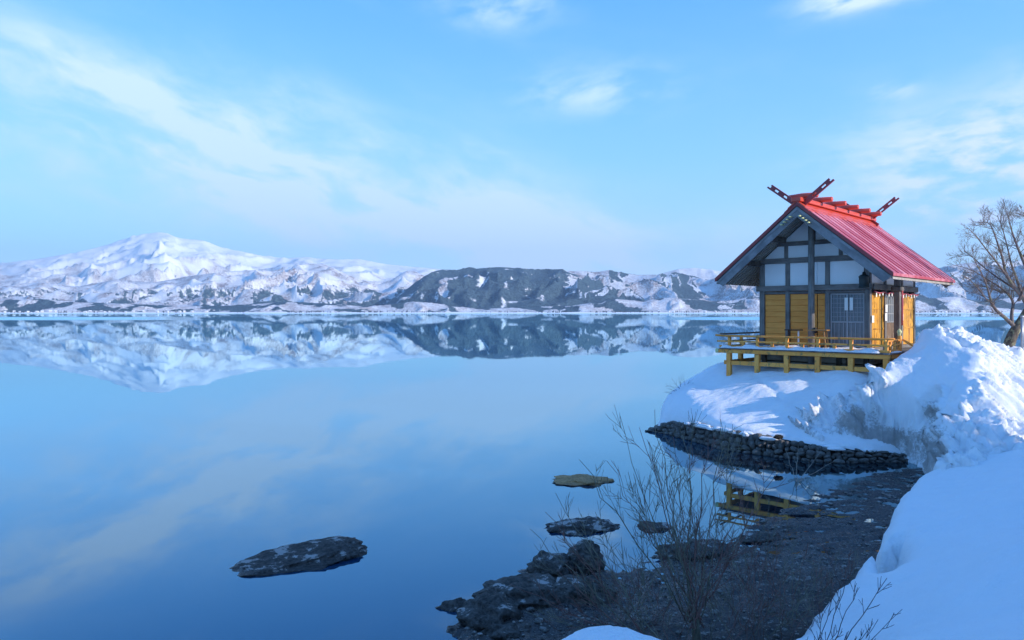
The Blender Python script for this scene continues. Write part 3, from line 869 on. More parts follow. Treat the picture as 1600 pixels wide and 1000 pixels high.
# ploughed snow heap
px_, py_ = np.arange(7.2, 18.6, 0.045), np.arange(16.0, 27.2, 0.045)
XX, YY = np.meshgrid(px_, py_)
d = sdist(XX, YY, pile_poly) + 0.10 * fbm(XX * 1.6, YY * 1.6, 64, 4)
G = ground_f(XX, YY); TT = total_f(XX, YY)
k = sstep(-0.05, 0.45, d)
ZP = (np.minimum(G, TT) - 0.25 - 1.1 * sstep(0.25, -0.3, d) * sstep(22.6, 21.9, YY)) * (1 - k) + TT * k
gyy, gxx = np.gradient(ZP, 0.045)
nx_, ny_, nz_ = -gxx, -gyy, np.ones_like(ZP); ln = np.sqrt(nx_ ** 2 + ny_ ** 2 + 1); nx_, ny_, nz_ = nx_ / ln, ny_ / ln, nz_ / ln
right_side = sstep(-0.15, 0.22, XX - np.interp(YY, [16.5, 17.2, 17.7, 18.3, 18.9, 19.7, 20.4, 21.2, 22.6, 27], [9.3, 9.9, 10.43, 11.04, 11.64, 12.3, 12.95, 13.6, 13.6, 13.6]) + 0.12 * fbm(XX * 2, YY * 2, 33, 3))
clean = sstep(11.25, 11.95, XX + 0.55 * fbm(XX * 0.8, YY * 0.8, 3, 4)) * sstep(0.8, 1.5, ZP + 0.4 * fbm(XX * 1.3, ZP * 1.3, 8, 3)) * (1 - right_side)
# coordinates along the face so that lumps are not stretched on steep parts
U, V = XX * 1.0 + ZP * 0.7, YY * 1.0 - ZP * 0.9
lump = ridged(U * 1.15, V * 1.15, 71, 5, 0.55) - 0.85
small = fbm(U * 3.6, V * 3.6, 72, 5, 0.6)
bumps = np.clip(fbm(U * 2.7, V * 2.7, 73, 4, 0.6), -0.25, 1) - 0.25
amp_l = 0.10 * (1 - clean) + 0.015
disp = k * ((0.34 * (1 - right_side) * (1 - clean) + 0.02) * lump + (0.12 * (1 - clean) + 0.012) * small + 0.22 * right_side * bumps + 0.03 * right_side * small)
for fx_, fy_, YYf, r_ in [(1528, 700, 17.4, 0.30), (1505, 694, 17.7, 0.17), (1585, 600, 21.6, 0.42), (1597, 640, 20.2, 0.3), (1580, 668, 18.9, 0.26), (1572, 632, 20.0, 0.16), (1545, 655, 19.1, 0.12), (1600, 662, 19.2, 0.28)]:
    c_ = px(fx_, fy_, YYf)
    disp -= 0.42 * r_ * np.exp(-(((XX - c_[0]) / r_) ** 2 + ((YY - c_[1]) / r_) ** 2) ** 1.5)
PV = np.stack([XX + nx_ * disp, YY + ny_ * disp, ZP + nz_ * disp], -1).reshape(-1, 3)
fq = grid_faces(len(py_), len(px_))
keep = (d.ravel()[fq] > -0.35).any(1)
me = fast_mesh('snow_heap', PV, fq[keep], M['pile_snow'])
dirt = (1 - clean) * (1 - right_side) * (0.70 + 0.35 * fbm(XX * 0.9, ZP * 0.9, 15, 4)) * (0.55 + 0.45 * sstep(2.4, 1.2, ZP)) + 0.18 * right_side * sstep(0.1, 0.5, fbm(U * 2.5, V * 2.5, 19, 3))
attr(me, 'dirt', np.clip(dirt, 0, 1))
bm = bmesh.new(); bm.from_mesh(me)
bmesh.ops.delete(bm, geom=[v for v in bm.verts if not v.link_faces], context='VERTS'); bm.to_mesh(me); bm.free()
tag(link('snow_heap', me), 'big ploughed snow heap with a dirty lumpy face beside the shrine stairs', 'snow heap')
# ------------------------------------------------------------------ the lakeside shrine
TH = 0.81
Uv, Vv = np.array([-math.sin(TH), math.cos(TH)]), np.array([math.cos(TH), math.sin(TH)])
P0 = np.array([(1360 - 800) / F * 25, 25.0])
W, D = 3.93, 5.25
ZB, FL, RZ, PIT, HALF, BF, BB = 2.05, 3.04, 8.14, 0.83, 3.02, -1.36, 6.35
CX = -W / 2                        # local x of the ridge; local x = 0 is the right wall, y = 0 the gable wall
SROT = -(math.pi / 2 - TH)


def gx_of(pxx, b=0.0):
    """local x on the vertical plane y = b seen at image column pxx"""
    k = (pxx - 800) / F
    p = P0 + Vv * b
    return -(p[0] - k * p[1]) / (k * Uv[1] - Uv[0])


def sy_of(pxx, x=0.0):
    k = (pxx - 800) / F
    p = P0 - Uv * x
    return (p[0] - k * p[1]) / (k * Vv[1] - Vv[0])


def loc(x, y, z):
    q = P0 - Uv * x + Vv * y
    return Vector((q[0], q[1], z))


shrine = bpy.data.objects.new('shrine_building', None)
COL.objects.link(shrine)
shrine.location = (P0[0], P0[1], ZB); shrine.rotation_euler = (0, 0, SROT)
tag(shrine, 'small wooden shrine with red metal roof on a yellow railed deck by the lake', 'shrine')


def part(mb, name, mat_, parent=None, label=None):
    me = mb.mesh(name); me.transform(Matrix.Translation((0, 0, -ZB))); me.materials.append(mat_)
    o = link(name, me, parent or shrine)
    if label: o['label'] = label
    return o


def P(): return MB()


# foundation
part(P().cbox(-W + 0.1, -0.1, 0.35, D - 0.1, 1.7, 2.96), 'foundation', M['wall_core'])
for r_, (z0, z1) in enumerate(((2.27, 2.52), (2.56, 2.76))):
    cuts = [-W - 0.05, -W * 0.76, -W * 0.49, -W * 0.21, 0.02]
    for i in range(4):
        j = rnd.uniform(-0.03, 0.03)
        part(P().cbox(cuts[i] + 0.01, cuts[i + 1] - 0.01, 0.10 + j, 0.34 + j, z0 + j * 0.3, z1 + j * 0.3, 0.02), 'foundation_timber', M['found_wood'])
    for i in range(3):
        part(P().cbox(-0.24, 0.02, 0.36 + i * 1.6, 0.36 + i * 1.6 + 1.57, z0, z1, 0.02), 'foundation_timber', M['found_wood'])
for x in np.linspace(-W + 0.15, -0.15, 5):
    part(P().cbox(x - 0.08, x + 0.08, 0.0, 0.09, 1.7, 2.95, 0.01), 'floor_post', M['dark_wood'])
part(P().cbox(-W - 0.05, 0.05, -0.09, 0.13, 2.86, FL + 0.10, 0.01), 'sill_beam', M['grey_wood_h'])
part(P().cbox(-0.13, 0.05, 0.14, D, 2.86, FL + 0.10, 0.01), 'sill_beam', M['grey_wood_h'])

# posts of the walls
ROOFU = lambda x: RZ - 0.20 - PIT * abs(x - CX)
zt = 6.12
xL0, xL1 = gx_of(1187), gx_of(1194)
posts_x = [(-W, -W + 0.19), (gx_of(1227.5), gx_of(1234)), (gx_of(1289.5), gx_of(1296.5)), (-0.19, 0.0)]
for i, (a, b) in enumerate(posts_x):
    top = zt if i in (0, 3) else 6.2
    part(P().cbox(a, b, -0.03, 0.16, FL + 0.1, top, 0.012), 'post', M['grey_wood'])
for x in (-W, -0.19):
    part(P().cbox(x, x + 0.19, D - 0.19, D, FL, zt, 0.012), 'post', M['grey_wood'])
# free standing ridge post before the gable
part(P().tube([(-1.80, -0.50, 2.0), (-1.80, -0.50, ROOFU(-1.8) + 0.05)], [0.115, 0.105], 12), 'ridge_post', M['grey_wood'])
bx_ = part(P().cbox(-1.69, -1.62, -0.60, -0.42, 3.62, 3.82, 0.01), 'dark_box', M['black_bar'], label='small dark box fixed low on the ridge post')

# beams of the gable wall
part(P().cbox(-W - 0.10, 0.08, -0.10, -0.035, 5.13, 5.33, 0.012), 'wall_beam', M['grey_wood_h'])
part(P().cbox(-W + 0.19, -0.19, -0.02, 0.10, 5.02, 5.12, 0.008), 'door_head', M['grey_wood_h'])
part(P().cbox(-W - 0.05, 0.05, -0.06, 0.12, 6.15, 6.34, 0.012), 'tie_beam', M['grey_wood_h'])
xa, xb = gx_of(1219), gx_of(1312)
part(P().cbox(xa - 0.1, xb + 0.1, -0.05, 0.10, 6.78, 6.93, 0.012), 'collar_beam', M['grey_wood_h'])
for c_ in ((1225.5, 1231), (1310.5, 1316)):
    part(P().cbox(gx_of(c_[0]), gx_of(c_[1]), -0.02, 0.10, 6.345, 6.775, 0.008), 'strut', M['grey_wood'])
part(P().cbox(CX - 0.1, CX + 0.1, -0.02, 0.10, 6.935, ROOFU(CX) - 0.02, 0.008), 'strut', M['grey_wood'])


def clip(poly, n, d):
    """keep the part of a 2D polygon where n.p <= d"""
    out = []
    for p, q in zip(poly, poly[1:] + poly[:1]):
        sp, sq = n[0] * p[0] + n[1] * p[1] - d, n[0] * q[0] + n[1] * q[1] - d
        if sp <= 0: out.append(p)
        if sp * sq < 0:
            k = sp / (sp - sq); out.append((p[0] + k * (q[0] - p[0]), p[1] + k * (q[1] - p[1])))
    return out


def gable_panel(x0, x1, z0, z1, y0=0.03, y1=0.08, mat_=None, name='plaster_panel'):
    poly = [(x0, z0), (x1, z0), (x1, z1), (x0, z1)]
    top = RZ - 0.30
    poly = clip(poly, (PIT, 1.0), top + PIT * CX)
    poly = clip(poly, (-PIT, 1.0), top - PIT * CX)
    if len(poly) < 3: return
    part(P().prism([(x, y0, z) for x, z in poly], (0, y1 - y0, 0)), name, mat_ or M['plaster'])


e_ = 0.002
px_l, px_r = posts_x[1], posts_x[2]
for x0, x1 in ((-W + 0.19, px_l[0]), (px_l[1], -1.80), (-1.795, px_r[0]), (px_r[1], -0.19)):
    gable_panel(x0 + e_, x1 - e_, 5.335, 6.148)
s0, s1 = (gx_of(1225.5), gx_of(1231)), (gx_of(1310.5), gx_of(1316))
for x0, x1 in ((-W - 0.3, s0[0]), (s0[1], CX), (CX + 0.004, s1[0]), (s1[1], 0.3)):
    gable_panel(x0 + e_, x1 - e_, 6.342, 6.778)
for x0, x1 in ((-W, CX - 0.1), (CX + 0.1, 0.0)):
    gable_panel(x0 + e_, x1 - e_, 6.932, 8.2)
# rear gable, plain
poly = [(-W, 5.0), (0, 5.0), (0, 6.2), (CX, RZ - 0.3), (-W, 6.2)]
part(P().prism([(x, D - 0.12, z) for x, z in poly], (0, 0.08, 0)), 'rear_gable', M['plaster'])
part(P().box(-W + 0.19, -0.19, D - 0.12, D - 0.05, FL + 0.1, 4.995), 'rear_wall', M['panel_wood'])
part(P().box(-W + 0.04, -W + 0.10, 0.17, D - 0.20, FL + 0.1, 6.1), 'left_wall', M['panel_wood'])

# tan board panels of the gable wall
for (x0, x1) in ((-W + 0.19, px_l[0]), (px_l[1], -1.80), (-1.797, px_r[0])):
    n = 9
    zz = np.linspace(FL + 0.11, 5.015, n + 1)
    for i in range(n):
        j = rnd.uniform(-0.004, 0.004)
        part(P().cbox(x0 + 0.012, x1 - 0.012, 0.035 + j, 0.065 + j, zz[i] + 0.003, zz[i + 1] - 0.003, 0.006), 'plank', M['panel_wood'])

# sliding lattice door right of the gable wall
dx0, dx1, dz0, dz1 = px_r[1], -0.19, FL + 0.11, 5.015
door = part(P().box(dx0 + 0.02, dx1 - 0.02, 0.075, 0.095, dz0, dz1), 'lattice_door', M['shoji'])
mid = (dx0 + dx1) / 2
for (a, b) in ((dx0 + 0.012, mid + 0.02), (mid - 0.02, dx1 - 0.012)):
    y0 = 0.03 if a < mid - 0.1 else 0.05
    q = P()
    q.cbox(a, a + 0.045, y0, y0 + 0.02, dz0, dz1, 0.004); q.cbox(b - 0.045, b, y0, y0 + 0.02, dz0, dz1, 0.004)
    for z in (dz0 + 0.02, dz0 + 0.86, dz1 - 0.03):
        q.cbox(a + 0.045, b - 0.045, y0 + 0.001, y0 + 0.019, z - 0.02, z + 0.03, 0.004)
    part(q, 'door_frame', M['lattice'], door)
    for k in range(1, 5):
        xx = a + (b - a) * k / 5
        part(P().box(xx - 0.007, xx + 0.007, y0 + 0.003, y0 + 0.015, dz0 + 0.90, dz1 - 0.055), 'lattice_bar', M['lattice'], door)
    for k in range(1, 6):
        z = dz0 + 0.89 + (dz1 - dz0 - 0.92) * k / 6
        part(P().box(a + 0.047, b - 0.047, y0 + 0.0045, y0 + 0.0135, z - 0.007, z + 0.007), 'lattice_bar', M['lattice'], door)
    for k in range(1, 4):
        xx = a + (b - a) * k / 4
        part(P().box(xx - 0.010, xx + 0.010, y0 + 0.004, y0 + 0.014, dz0 + 0.052, dz0 + 0.838), 'lower_slat', M['lattice'], door)
for pp_ in (1322, 1330):
    xx = gx_of(pp_)
    part(P().box(xx - 0.055, xx + 0.055, 0.012, 0.018, 4.42, 4.86), 'paper_notice', M['paper'], door)

# right side wall in the sun
b1, b2, b3 = sy_of(1383), sy_of(1409), D - 0.19
part(P().cbox(0.04, 0.10, 0.10, D, 5.13, 5.33, 0.012), 'wall_beam', M['grey_wood_h'])
part(P().cbox(-0.16, 0.06, 0.0, D, 6.0, 6.15, 0.012), 'wall_plate', M['grey_wood_h'])
for b in (b1, b2):
    part(P().cbox(-0.15, 0.03, b - 0.08, b + 0.08, FL + 0.1, 6.0, 0.012), 'post', M['grey_wood'])
for (y0, y1) in ((0.165, b1 - 0.08), (b1 + 0.08, b2 - 0.08), (b2 + 0.08, D - 0.19)):
    part(P().box(-0.08, -0.03, y0, y1, 5.335, 5.998), 'plaster_panel', M['plaster'])
for (y0, y1) in ((0.165, b1 - 0.085), (b2 + 0.085, D - 0.195)):
    n = max(3, int((y1 - y0) / 0.27)); yy = np.linspace(y0, y1, n + 1)
    for i in range(n):
        j = rnd.uniform(-0.004, 0.004)
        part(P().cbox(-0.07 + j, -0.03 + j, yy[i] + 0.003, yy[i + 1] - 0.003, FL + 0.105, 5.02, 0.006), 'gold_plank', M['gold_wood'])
    for z in (3.75, 4.45):
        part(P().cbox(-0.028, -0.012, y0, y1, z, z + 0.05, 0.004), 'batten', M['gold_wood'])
# side entrance
ent = part(P().box(-0.10, -0.07, b1 + 0.085, b2 - 0.085, FL + 0.1, 5.02), 'entrance_door', M['brown_wood'])
ym = (b1 + b2) / 2
part(P().box(-0.065, -0.05, b1 + 0.12, b2 - 0.12, 4.0, 4.96), 'window', M['shoji'], ent)
for k in range(1, 8):
    y = b1 + 0.12 + (b2 - b1 - 0.24) * k / 8
    part(P().box(-0.048, -0.035, y - 0.011, y + 0.011, 4.0, 4.96), 'window_bar', M['lattice'], ent)
for z in (4.0, 4.3, 4.62, 4.94):
    part(P().box(-0.034, -0.022, b1 + 0.1, b2 - 0.1, z - 0.012, z + 0.012), 'window_bar', M['lattice'], ent)
for k in range(5):
    y0 = b1 + 0.1 + (b2 - b1 - 0.2) * k / 5; y1 = b1 + 0.1 + (b2 - b1 - 0.2) * (k + 1) / 5
    part(P().cbox(-0.066, -0.04, y0 + 0.003, y1 - 0.003, FL + 0.12, 3.96, 0.005), 'door_board', M['brown_wood'], ent)
pb = sy_of(1402, 0.45)
part(P().cbox(0.36, 0.55, pb - 0.095, pb + 0.095, FL, 5.78, 0.015), 'porch_post', M['grey_wood'])
part(P().cbox(0.28, 0.63, pb - 0.17, pb + 0.17, 5.08, 5.26, 0.03), 'bracket', M['grey_wood'])
# red and white rope with paper streamers under the side beam
pts = [(0.12, y, 5.06 - 0.05 * math.sin((y - 0.1) * 3.6) ** 2) for y in np.linspace(0.05, D - 0.1, 36)]
rope = part(P().tube(pts, 0.028, 6), 'rope', M['red_rope'])
for i, y in enumerate(np.linspace(0.25, D - 0.3, 15)):
    part(P().box(0.115, 0.122, y - 0.05, y + 0.05, 4.88 + 0.03 * (i % 3), 5.03), 'streamer', M['paper'], rope)
part(P().tube([(0.66, pb - 0.18, 5.1), (0.67, pb - 0.2, 4.6), (0.66, pb - 0.18, 3.9)], 0.03, 6), 'bell_rope', M['red_rope'])
for (pp_, z0, z1) in ((1364.5, 4.0, 4.24), (1385, 4.05, 4.32), (1385.5, 4.36, 4.62), (1410.5, 4.05, 4.3)):
    y = sy_of(pp_, 0.05)
    part(P().box(0.035, 0.045, y - 0.11, y + 0.11, z0, z1), 'notice_board', M['paper'])

# ---- roof
SL = math.sqrt(1 + PIT * PIT)
def rp(x, y, up=0.0):
    """point on the roof plane; up = distance above it"""
    s = 1 if x >= CX else -1
    return Vector((x + s * up * PIT / SL, y, RZ - PIT * abs(x - CX) + up / SL))


for s in (1, -1):
    a0, a1 = CX, CX + s * HALF
    # boarding under the sheets
    part(P().prism([Vector((CX, BF + 0.02, RZ - 0.02)), Vector((a1, BF + 0.02, RZ - 0.02 - PIT * HALF)), Vector((a1, BF + 0.02, RZ - 0.13 - PIT * HALF)), Vector((CX, BF + 0.02, RZ - 0.13))],
                   (0, BB - BF - 0.04, 0)), 'roof_boarding', M['dark_wood'])
    n = 15
    ys = np.linspace(BF, BB, n + 1)
    for i in range(n):
        q = P()
        j = rnd.uniform(0.0, 0.004)
        A, B_ = CX + s * 0.02, a1 + s * 0.05
        y0, y1 = ys[i] + 0.002, ys[i + 1] - 0.002
        prof = [(y0, 0.012 + j), (y0 + 0.012, 0.042), (y0 + 0.03, 0.042), (y0 + 0.042, 0.012 + j), (y1, 0.012 + j), (y1, -0.004), (y0, -0.004)]
        def at(x, up): return Vector((x, 0, RZ - PIT * abs(x - CX))) + Vector((s * PIT, 0, 1)) / SL * up
        vs = [(*at(A, u)[:1], y, at(A, u)[2]) for y, u in prof] + [(*at(B_, u)[:1], y, at(B_, u)[2]) for y, u in prof]
        m_ = len(prof)
        q.add(vs, [tuple(range(m_))[::-1], tuple(range(m_, 2 * m_))] + [(k, (k + 1) % m_, m_ + (k + 1) % m_, m_ + k) for k in range(m_)])
        part(q, 'roof_sheet', M['roof'])
    # folded edge along the gable and at the eave
    for yb in (BF - 0.02, BB + 0.0):
        part(P().prism([Vector((CX, yb, RZ + 0.035)), Vector((a1 + s * 0.06, yb, RZ + 0.035 - PIT * (HALF + 0.06))), Vector((a1 + s * 0.06, yb, RZ - 0.10 - PIT * (HALF + 0.06))), Vector((CX, yb, RZ - 0.10))], (0, 0.018, 0)),
             'roof_edge', M['red_dark'])
    part(P().prism([Vector((a1 + s * 0.052, BF, RZ + 0.02 - PIT * (HALF + 0.052))), Vector((a1 + s * 0.066, BF, RZ + 0.01 - PIT * (HALF + 0.066))), Vector((a1 + s * 0.066, BF, RZ - 0.07 - PIT * (HALF + 0.066))), Vector((a1 + s * 0.052, BF, RZ - 0.06 - PIT * (HALF + 0.052)))],
                   (0, BB - BF, 0)), 'eave_edge', M['roof'])
    part(P().prism([Vector((a1 - s * 0.05, BF + 0.06, RZ - 0.135 - PIT * (HALF - 0.05))), Vector((a1 + s * 0.03, BF + 0.06, RZ - 0.135 - PIT * (HALF + 0.03))), Vector((a1 + s * 0.03, BF + 0.06, RZ - 0.20 - PIT * (HALF + 0.03))), Vector((a1 - s * 0.05, BF + 0.06, RZ - 0.20 - PIT * (HALF - 0.05)))],
                   (0, BB - BF - 0.12, 0)), 'eave_board', M['rafter_wood'])
    # barge boards, upper fillet and wide lower board
    for yb, th_ in ((BF + 0.025, 0.05), (BB - 0.075, 0.05)):
        part(P().prism([Vector((CX, yb - 0.015, RZ - 0.14)), Vector((a1 - s * 0.02, yb - 0.015, RZ - 0.14 - PIT * (HALF - 0.02))), Vector((a1 - s * 0.05, yb - 0.015, RZ - 0.25 - PIT * (HALF - 0.05))), Vector((CX, yb - 0.015, RZ - 0.25))],
                       (0, th_ + 0.03, 0)), 'barge_fillet', M['barge_wood'])
        part(P().prism([Vector((CX, yb, RZ - 0.252)), Vector((a1 - s * 0.06, yb, RZ - 0.252 - PIT * (HALF - 0.06))), Vector((a1 - s * 0.25, yb, RZ - 0.52 - PIT * (HALF - 0.25))), Vector((CX, yb, RZ - 0.50))],
                       (0, th_, 0)), 'barge_board', M['barge_wood'])
    # rafters
    ny = 36
    rme = P().prism([Vector((CX + s * 0.05, 0, RZ - 0.135 - PIT * 0.05)), Vector((a1, 0, RZ - 0.135 - PIT * HALF)), Vector((a1, 0, RZ - 0.235 - PIT * HALF)), Vector((CX + s * 0.05, 0, RZ - 0.235 - PIT * 0.05))], (0, 0.075, 0)).mesh('rafter')
    rme.transform(Matrix.Translation((0, 0, -ZB))); rme.materials.append(M['rafter_wood'])
    for y in np.linspace(BF + 0.16, BB - 0.24, ny):
        link('rafter', rme, shrine, (0, y, 0))
    # purlins
    for xo, dz in ((W / 2, 0.0), (W / 4, 0.0)):
        x = CX + s * xo; zc = RZ - 0.245 - PIT * xo
        part(P().cbox(x - 0.085, x + 0.085, BF + 0.12, -0.11, zc - 0.19, zc, 0.015), 'purlin', M['dark_wood'])
        part(P().cbox(x - 0.085, x + 0.085, D + 0.01, BB - 0.2, zc - 0.19, zc, 0.015), 'purlin', M['dark_wood'])
    # pegs projecting beside the peak
    for k in range(4):
        x = CX + s * (0.17 + 0.10 * k)
        part(P().tube([(x, BF + 0.02, RZ - 0.34 - PIT * (0.17 + 0.10 * k)), (x, BF - 0.24, RZ - 0.36 - PIT * (0.17 + 0.10 * k))], 0.026, 8), 'gable_peg', M['yellow_end'])
    # ridge flashing
    q = P()
    for (u0, w_) in ((0.046, 0.42), (0.075, 0.30)):
        pa_, pb_ = CX + s * 0.002, CX + s * w_
        q.prism([Vector((pa_, BF - 0.05, RZ + u0)), Vector((pb_, BF - 0.05, RZ + u0 - PIT * w_)), Vector((pb_, BF - 0.05, RZ + u0 - 0.024 - PIT * w_)), Vector((pa_, BF - 0.05, RZ + u0 - 0.024))], (0, BB - BF + 0.10, 0))
    part(q, 'ridge_flashing', M['red_bright'])
part(P().cbox(CX - 0.09, CX + 0.09, BF + 0.1, BB - 0.1, RZ - 0.42, RZ - 0.24, 0.01), 'ridge_purlin', M['dark_wood'])
cap = part(P().cbox(CX - 0.17, CX + 0.17, BF - 0.08, BB + 0.06, RZ + 0.03, RZ + 0.17, 0.015), 'ridge_cap', M['red_bright'])
logs_y = np.linspace(-0.85, 5.85, 6)
for y in logs_y:
    part(P().tube([(CX - 0.53, y, RZ + 0.265), (CX - 0.51, y, RZ + 0.265), (CX, y, RZ + 0.275), (CX + 0.51, y, RZ + 0.265), (CX + 0.53, y, RZ + 0.265)], [0.075, 0.088, 0.105, 0.088, 0.075], 14), 'ridge_log', M['red_bright'])
    part(P().cbox(CX - 0.185, CX + 0.185, y - 0.035, y + 0.035, RZ + 0.06, RZ + 0.20, 0.01), 'log_saddle', M['red_dark'])
for yb, tag_ in ((-1.12, 'front'), (5.98, 'rear')):
    for s in (1, -1):
        y0 = yb + (0.04 if s > 0 else -0.04)
        d = Vector((s * 1.0, 0, 0.77)).normalized(); nrm_ = Vector((-s * 0.77, 0, 1)).normalized()
        o = Vector((CX - s * 0.30, y0, RZ - (0.46 if tag_ == 'front' else 0.28)))
        def pl(t0, t1, n0, n1):
            return [o + d * t0 + nrm_ * n0, o + d * t1 + nrm_ * n0, o + d * t1 + nrm_ * n1, o + d * t0 + nrm_ * n1]
        q = P()
        off = (0, 0.065, 0)
        q.prism(pl(0, 1.84, 0.0, 0.058), off); q.prism(pl(0, 1.75, 0.127, 0.185), off)
        for t0, t1 in ((0, 0.98), (1.15, 1.38), (1.55, 1.72)):
            q.prism(pl(t0, t1, 0.059, 0.126), off)
        part(q, 'forked_finial', M['red_dark'])

# ---- deck
DX0, DX1, DY0, DY1 = -W - 1.06, 0.94, -1.13, D + 0.5
n = 30
xs = np.linspace(DX0, DX1, n + 1)
for i in range(n):
    j = rnd.uniform(-0.012, 0.012)
    part(P().cbox(xs[i] + 0.004, xs[i + 1] - 0.004, DY0 + j, -0.10, FL - 0.055, FL - 0.005 + j * 0.2, 0.006), 'deck_board', M['grey_wood'])
for (xa_, xb_) in ((0.06, DX1), (DX0, -W - 0.06)):
    m_ = 22; ys = np.linspace(-0.095, DY1, m_ + 1)
    for i in range(m_):
        j = rnd.uniform(-0.012, 0.012)
        part(P().cbox(xa_ + (j if xa_ < 0 else 0), xb_ + (j if xb_ > 0 else 0), ys[i] + 0.004, ys[i + 1] - 0.004, FL - 0.055, FL - 0.005, 0.006), 'deck_board', M['grey_wood'])
part(P().cbox(DX0 - 0.10, DX1 - 0.02, DY0 + 0.06, DY0 + 0.18, FL - 0.205, FL - 0.06, 0.012), 'deck_beam', M['ochre_wood_h'])
part(P().lathe((DX0 - 0.13, DY0 + 0.12, FL - 0.215), [(0.05, 0.0), (0.085, 0.02), (0.085, 0.15), (0.05, 0.17)], 12), 'beam_end_cap', M['yellow_end'])
part(P().cbox(DX1 - 0.20, DX1 - 0.08, DY0 + 0.185, DY1, FL - 0.205, FL - 0.06, 0.012), 'deck_beam', M['ochre_wood_h'])
part(P().cbox(DX0 + 0.06, DX0 + 0.18, DY0 + 0.185, DY1, FL - 0.205, FL - 0.06, 0.012), 'deck_beam', M['ochre_wood_h'])
fp = [gx_of(c, DY0 + 0.12) for c in (1139.5, 1183.5, 1229.5, 1278, 1330, 1385)]
for x in fp:
    part(P().cbox(x - 0.085, x + 0.085, DY0 + 0.035, DY0 + 0.205, 1.55, FL - 0.207, 0.012), 'deck_post', M['ochre_wood'])
for i in range(5):
    part(P().cbox(fp[i] + 0.087, fp[i + 1] - 0.087, DY0 + 0.075, DY0 + 0.165, 2.40, 2.55, 0.01), 'deck_rail', M['ochre_wood_h'])
for y in (0.35, 1.9, 3.5, 5.0):
    for x in (DX0 + 0.12, DX1 - 0.14):
        part(P().cbox(x - 0.08, x + 0.08, y - 0.08, y + 0.08, 1.4, FL - 0.207, 0.012), 'deck_post', M['ochre_wood'])
for (y0, y1) in ((DY0 + 0.21, 0.268), (0.432, 1.818), (1.982, 3.418)):
    part(P().cbox(DX0 + 0.075, DX0 + 0.165, y0, y1, 2.40, 2.55, 0.01), 'deck_rail', M['ochre_wood_h'])
    part(P().cbox(DX1 - 0.185, DX1 - 0.095, y0, y1, 2.40, 2.55, 0.01), 'deck_rail', M['ochre_wood_h'])
for x in np.linspace(-3.4, -0.4, 4):
    part(P().cbox(x - 0.07, x + 0.07, DY0 + 0.19, 0.08, FL - 0.20, FL - 0.06, 0.01), 'joist', M['dark_wood'])

# railing
RY = DY0 + 0.13
for i, x in enumerate(fp):
    top = FL + 0.40
    part(P().cbox(x - 0.05, x + 0.05, RY - 0.05, RY + 0.05, FL, top, 0.01), 'rail_post', M['ochre_wood'])
for i in range(5):
    x = (fp[i] + fp[i + 1]) / 2
    part(P().cbox(x - 0.05, x + 0.05, RY - 0.045, RY + 0.045, FL + 0.085, FL + 0.20, 0.01), 'rail_strut', M['ochre_wood'])
part(P().tube([(DX0 - 0.22, RY, FL + 0.455), (DX0 + 0.1, RY, FL + 0.435), (fp[-1], RY, FL + 0.435), (fp[-1] + 0.25, RY, FL + 0.45)], 0.036, 8), 'top_rail', M['ochre_wood_h'])
part(P().cbox(DX0 - 0.15, fp[-1] + 0.12, RY - 0.038, RY + 0.038, FL + 0.202, FL + 0.262, 0.008), 'middle_rail', M['ochre_wood_h'])
part(P().cbox(DX0 - 0.05, fp[-1] + 0.12, RY - 0.04, RY + 0.04, FL + 0.004, FL + 0.082, 0.008), 'bottom_rail', M['ochre_wood_h'])
RX = fp[-1]
for y in (0.34,):
    part(P().cbox(RX - 0.065, RX + 0.065, y - 0.065, y + 0.065, FL - 0.2, FL + 0.52, 0.012), 'newel_post', M['ochre_wood'])
    part(P().lathe((RX, y, FL + 0.52), [(0.045, 0), (0.06, 0.03), (0.05, 0.06), (0.075, 0.10), (0.08, 0.15), (0.05, 0.20), (0.012, 0.24)], 12), 'newel_knob', M['yellow_end'])
part(P().tube([(RX, RY - 0.22, FL + 0.40), (RX, RY + 0.1, FL + 0.378), (RX, 0.275, FL + 0.378)], 0.034, 8), 'top_rail', M['ochre_wood_h'])
part(P().cbox(RX - 0.034, RX + 0.034, RY + 0.055, 0.27, FL + 0.203, FL + 0.258, 0.008), 'middle_rail', M['ochre_wood_h'])
part(P().cbox(RX - 0.036, RX + 0.036, RY + 0.055, 0.27, FL + 0.006, FL + 0.08, 0.008), 'bottom_rail', M['ochre_wood_h'])
for y in (-0.62, -0.18):
    part(P().cbox(RX - 0.04, RX + 0.04, y - 0.04, y + 0.04, FL + 0.084, FL + 0.345, 0.008), 'rail_strut', M['ochre_wood'])
LX = DX0 + 0.12
for y in (0.4, 1.9, 3.4, 5.0):
    part(P().cbox(LX - 0.05, LX + 0.05, y - 0.05, y + 0.05, FL, FL + 0.40, 0.01), 'rail_post', M['ochre_wood'])
part(P().tube([(LX, RY - 0.26, FL + 0.52), (LX, RY + 0.1, FL + 0.505), (LX, 5.5, FL + 0.505)], 0.034, 8), 'top_rail', M['grey_wood_h'])
part(P().cbox(LX - 0.036, LX + 0.036, RY + 0.055, 5.4, FL + 0.203, FL + 0.258, 0.008), 'middle_rail', M['grey_wood_h'])
part(P().cbox(LX - 0.036, LX + 0.036, RY + 0.055, 5.4, FL + 0.006, FL + 0.08, 0.008), 'bottom_rail', M['grey_wood_h'])

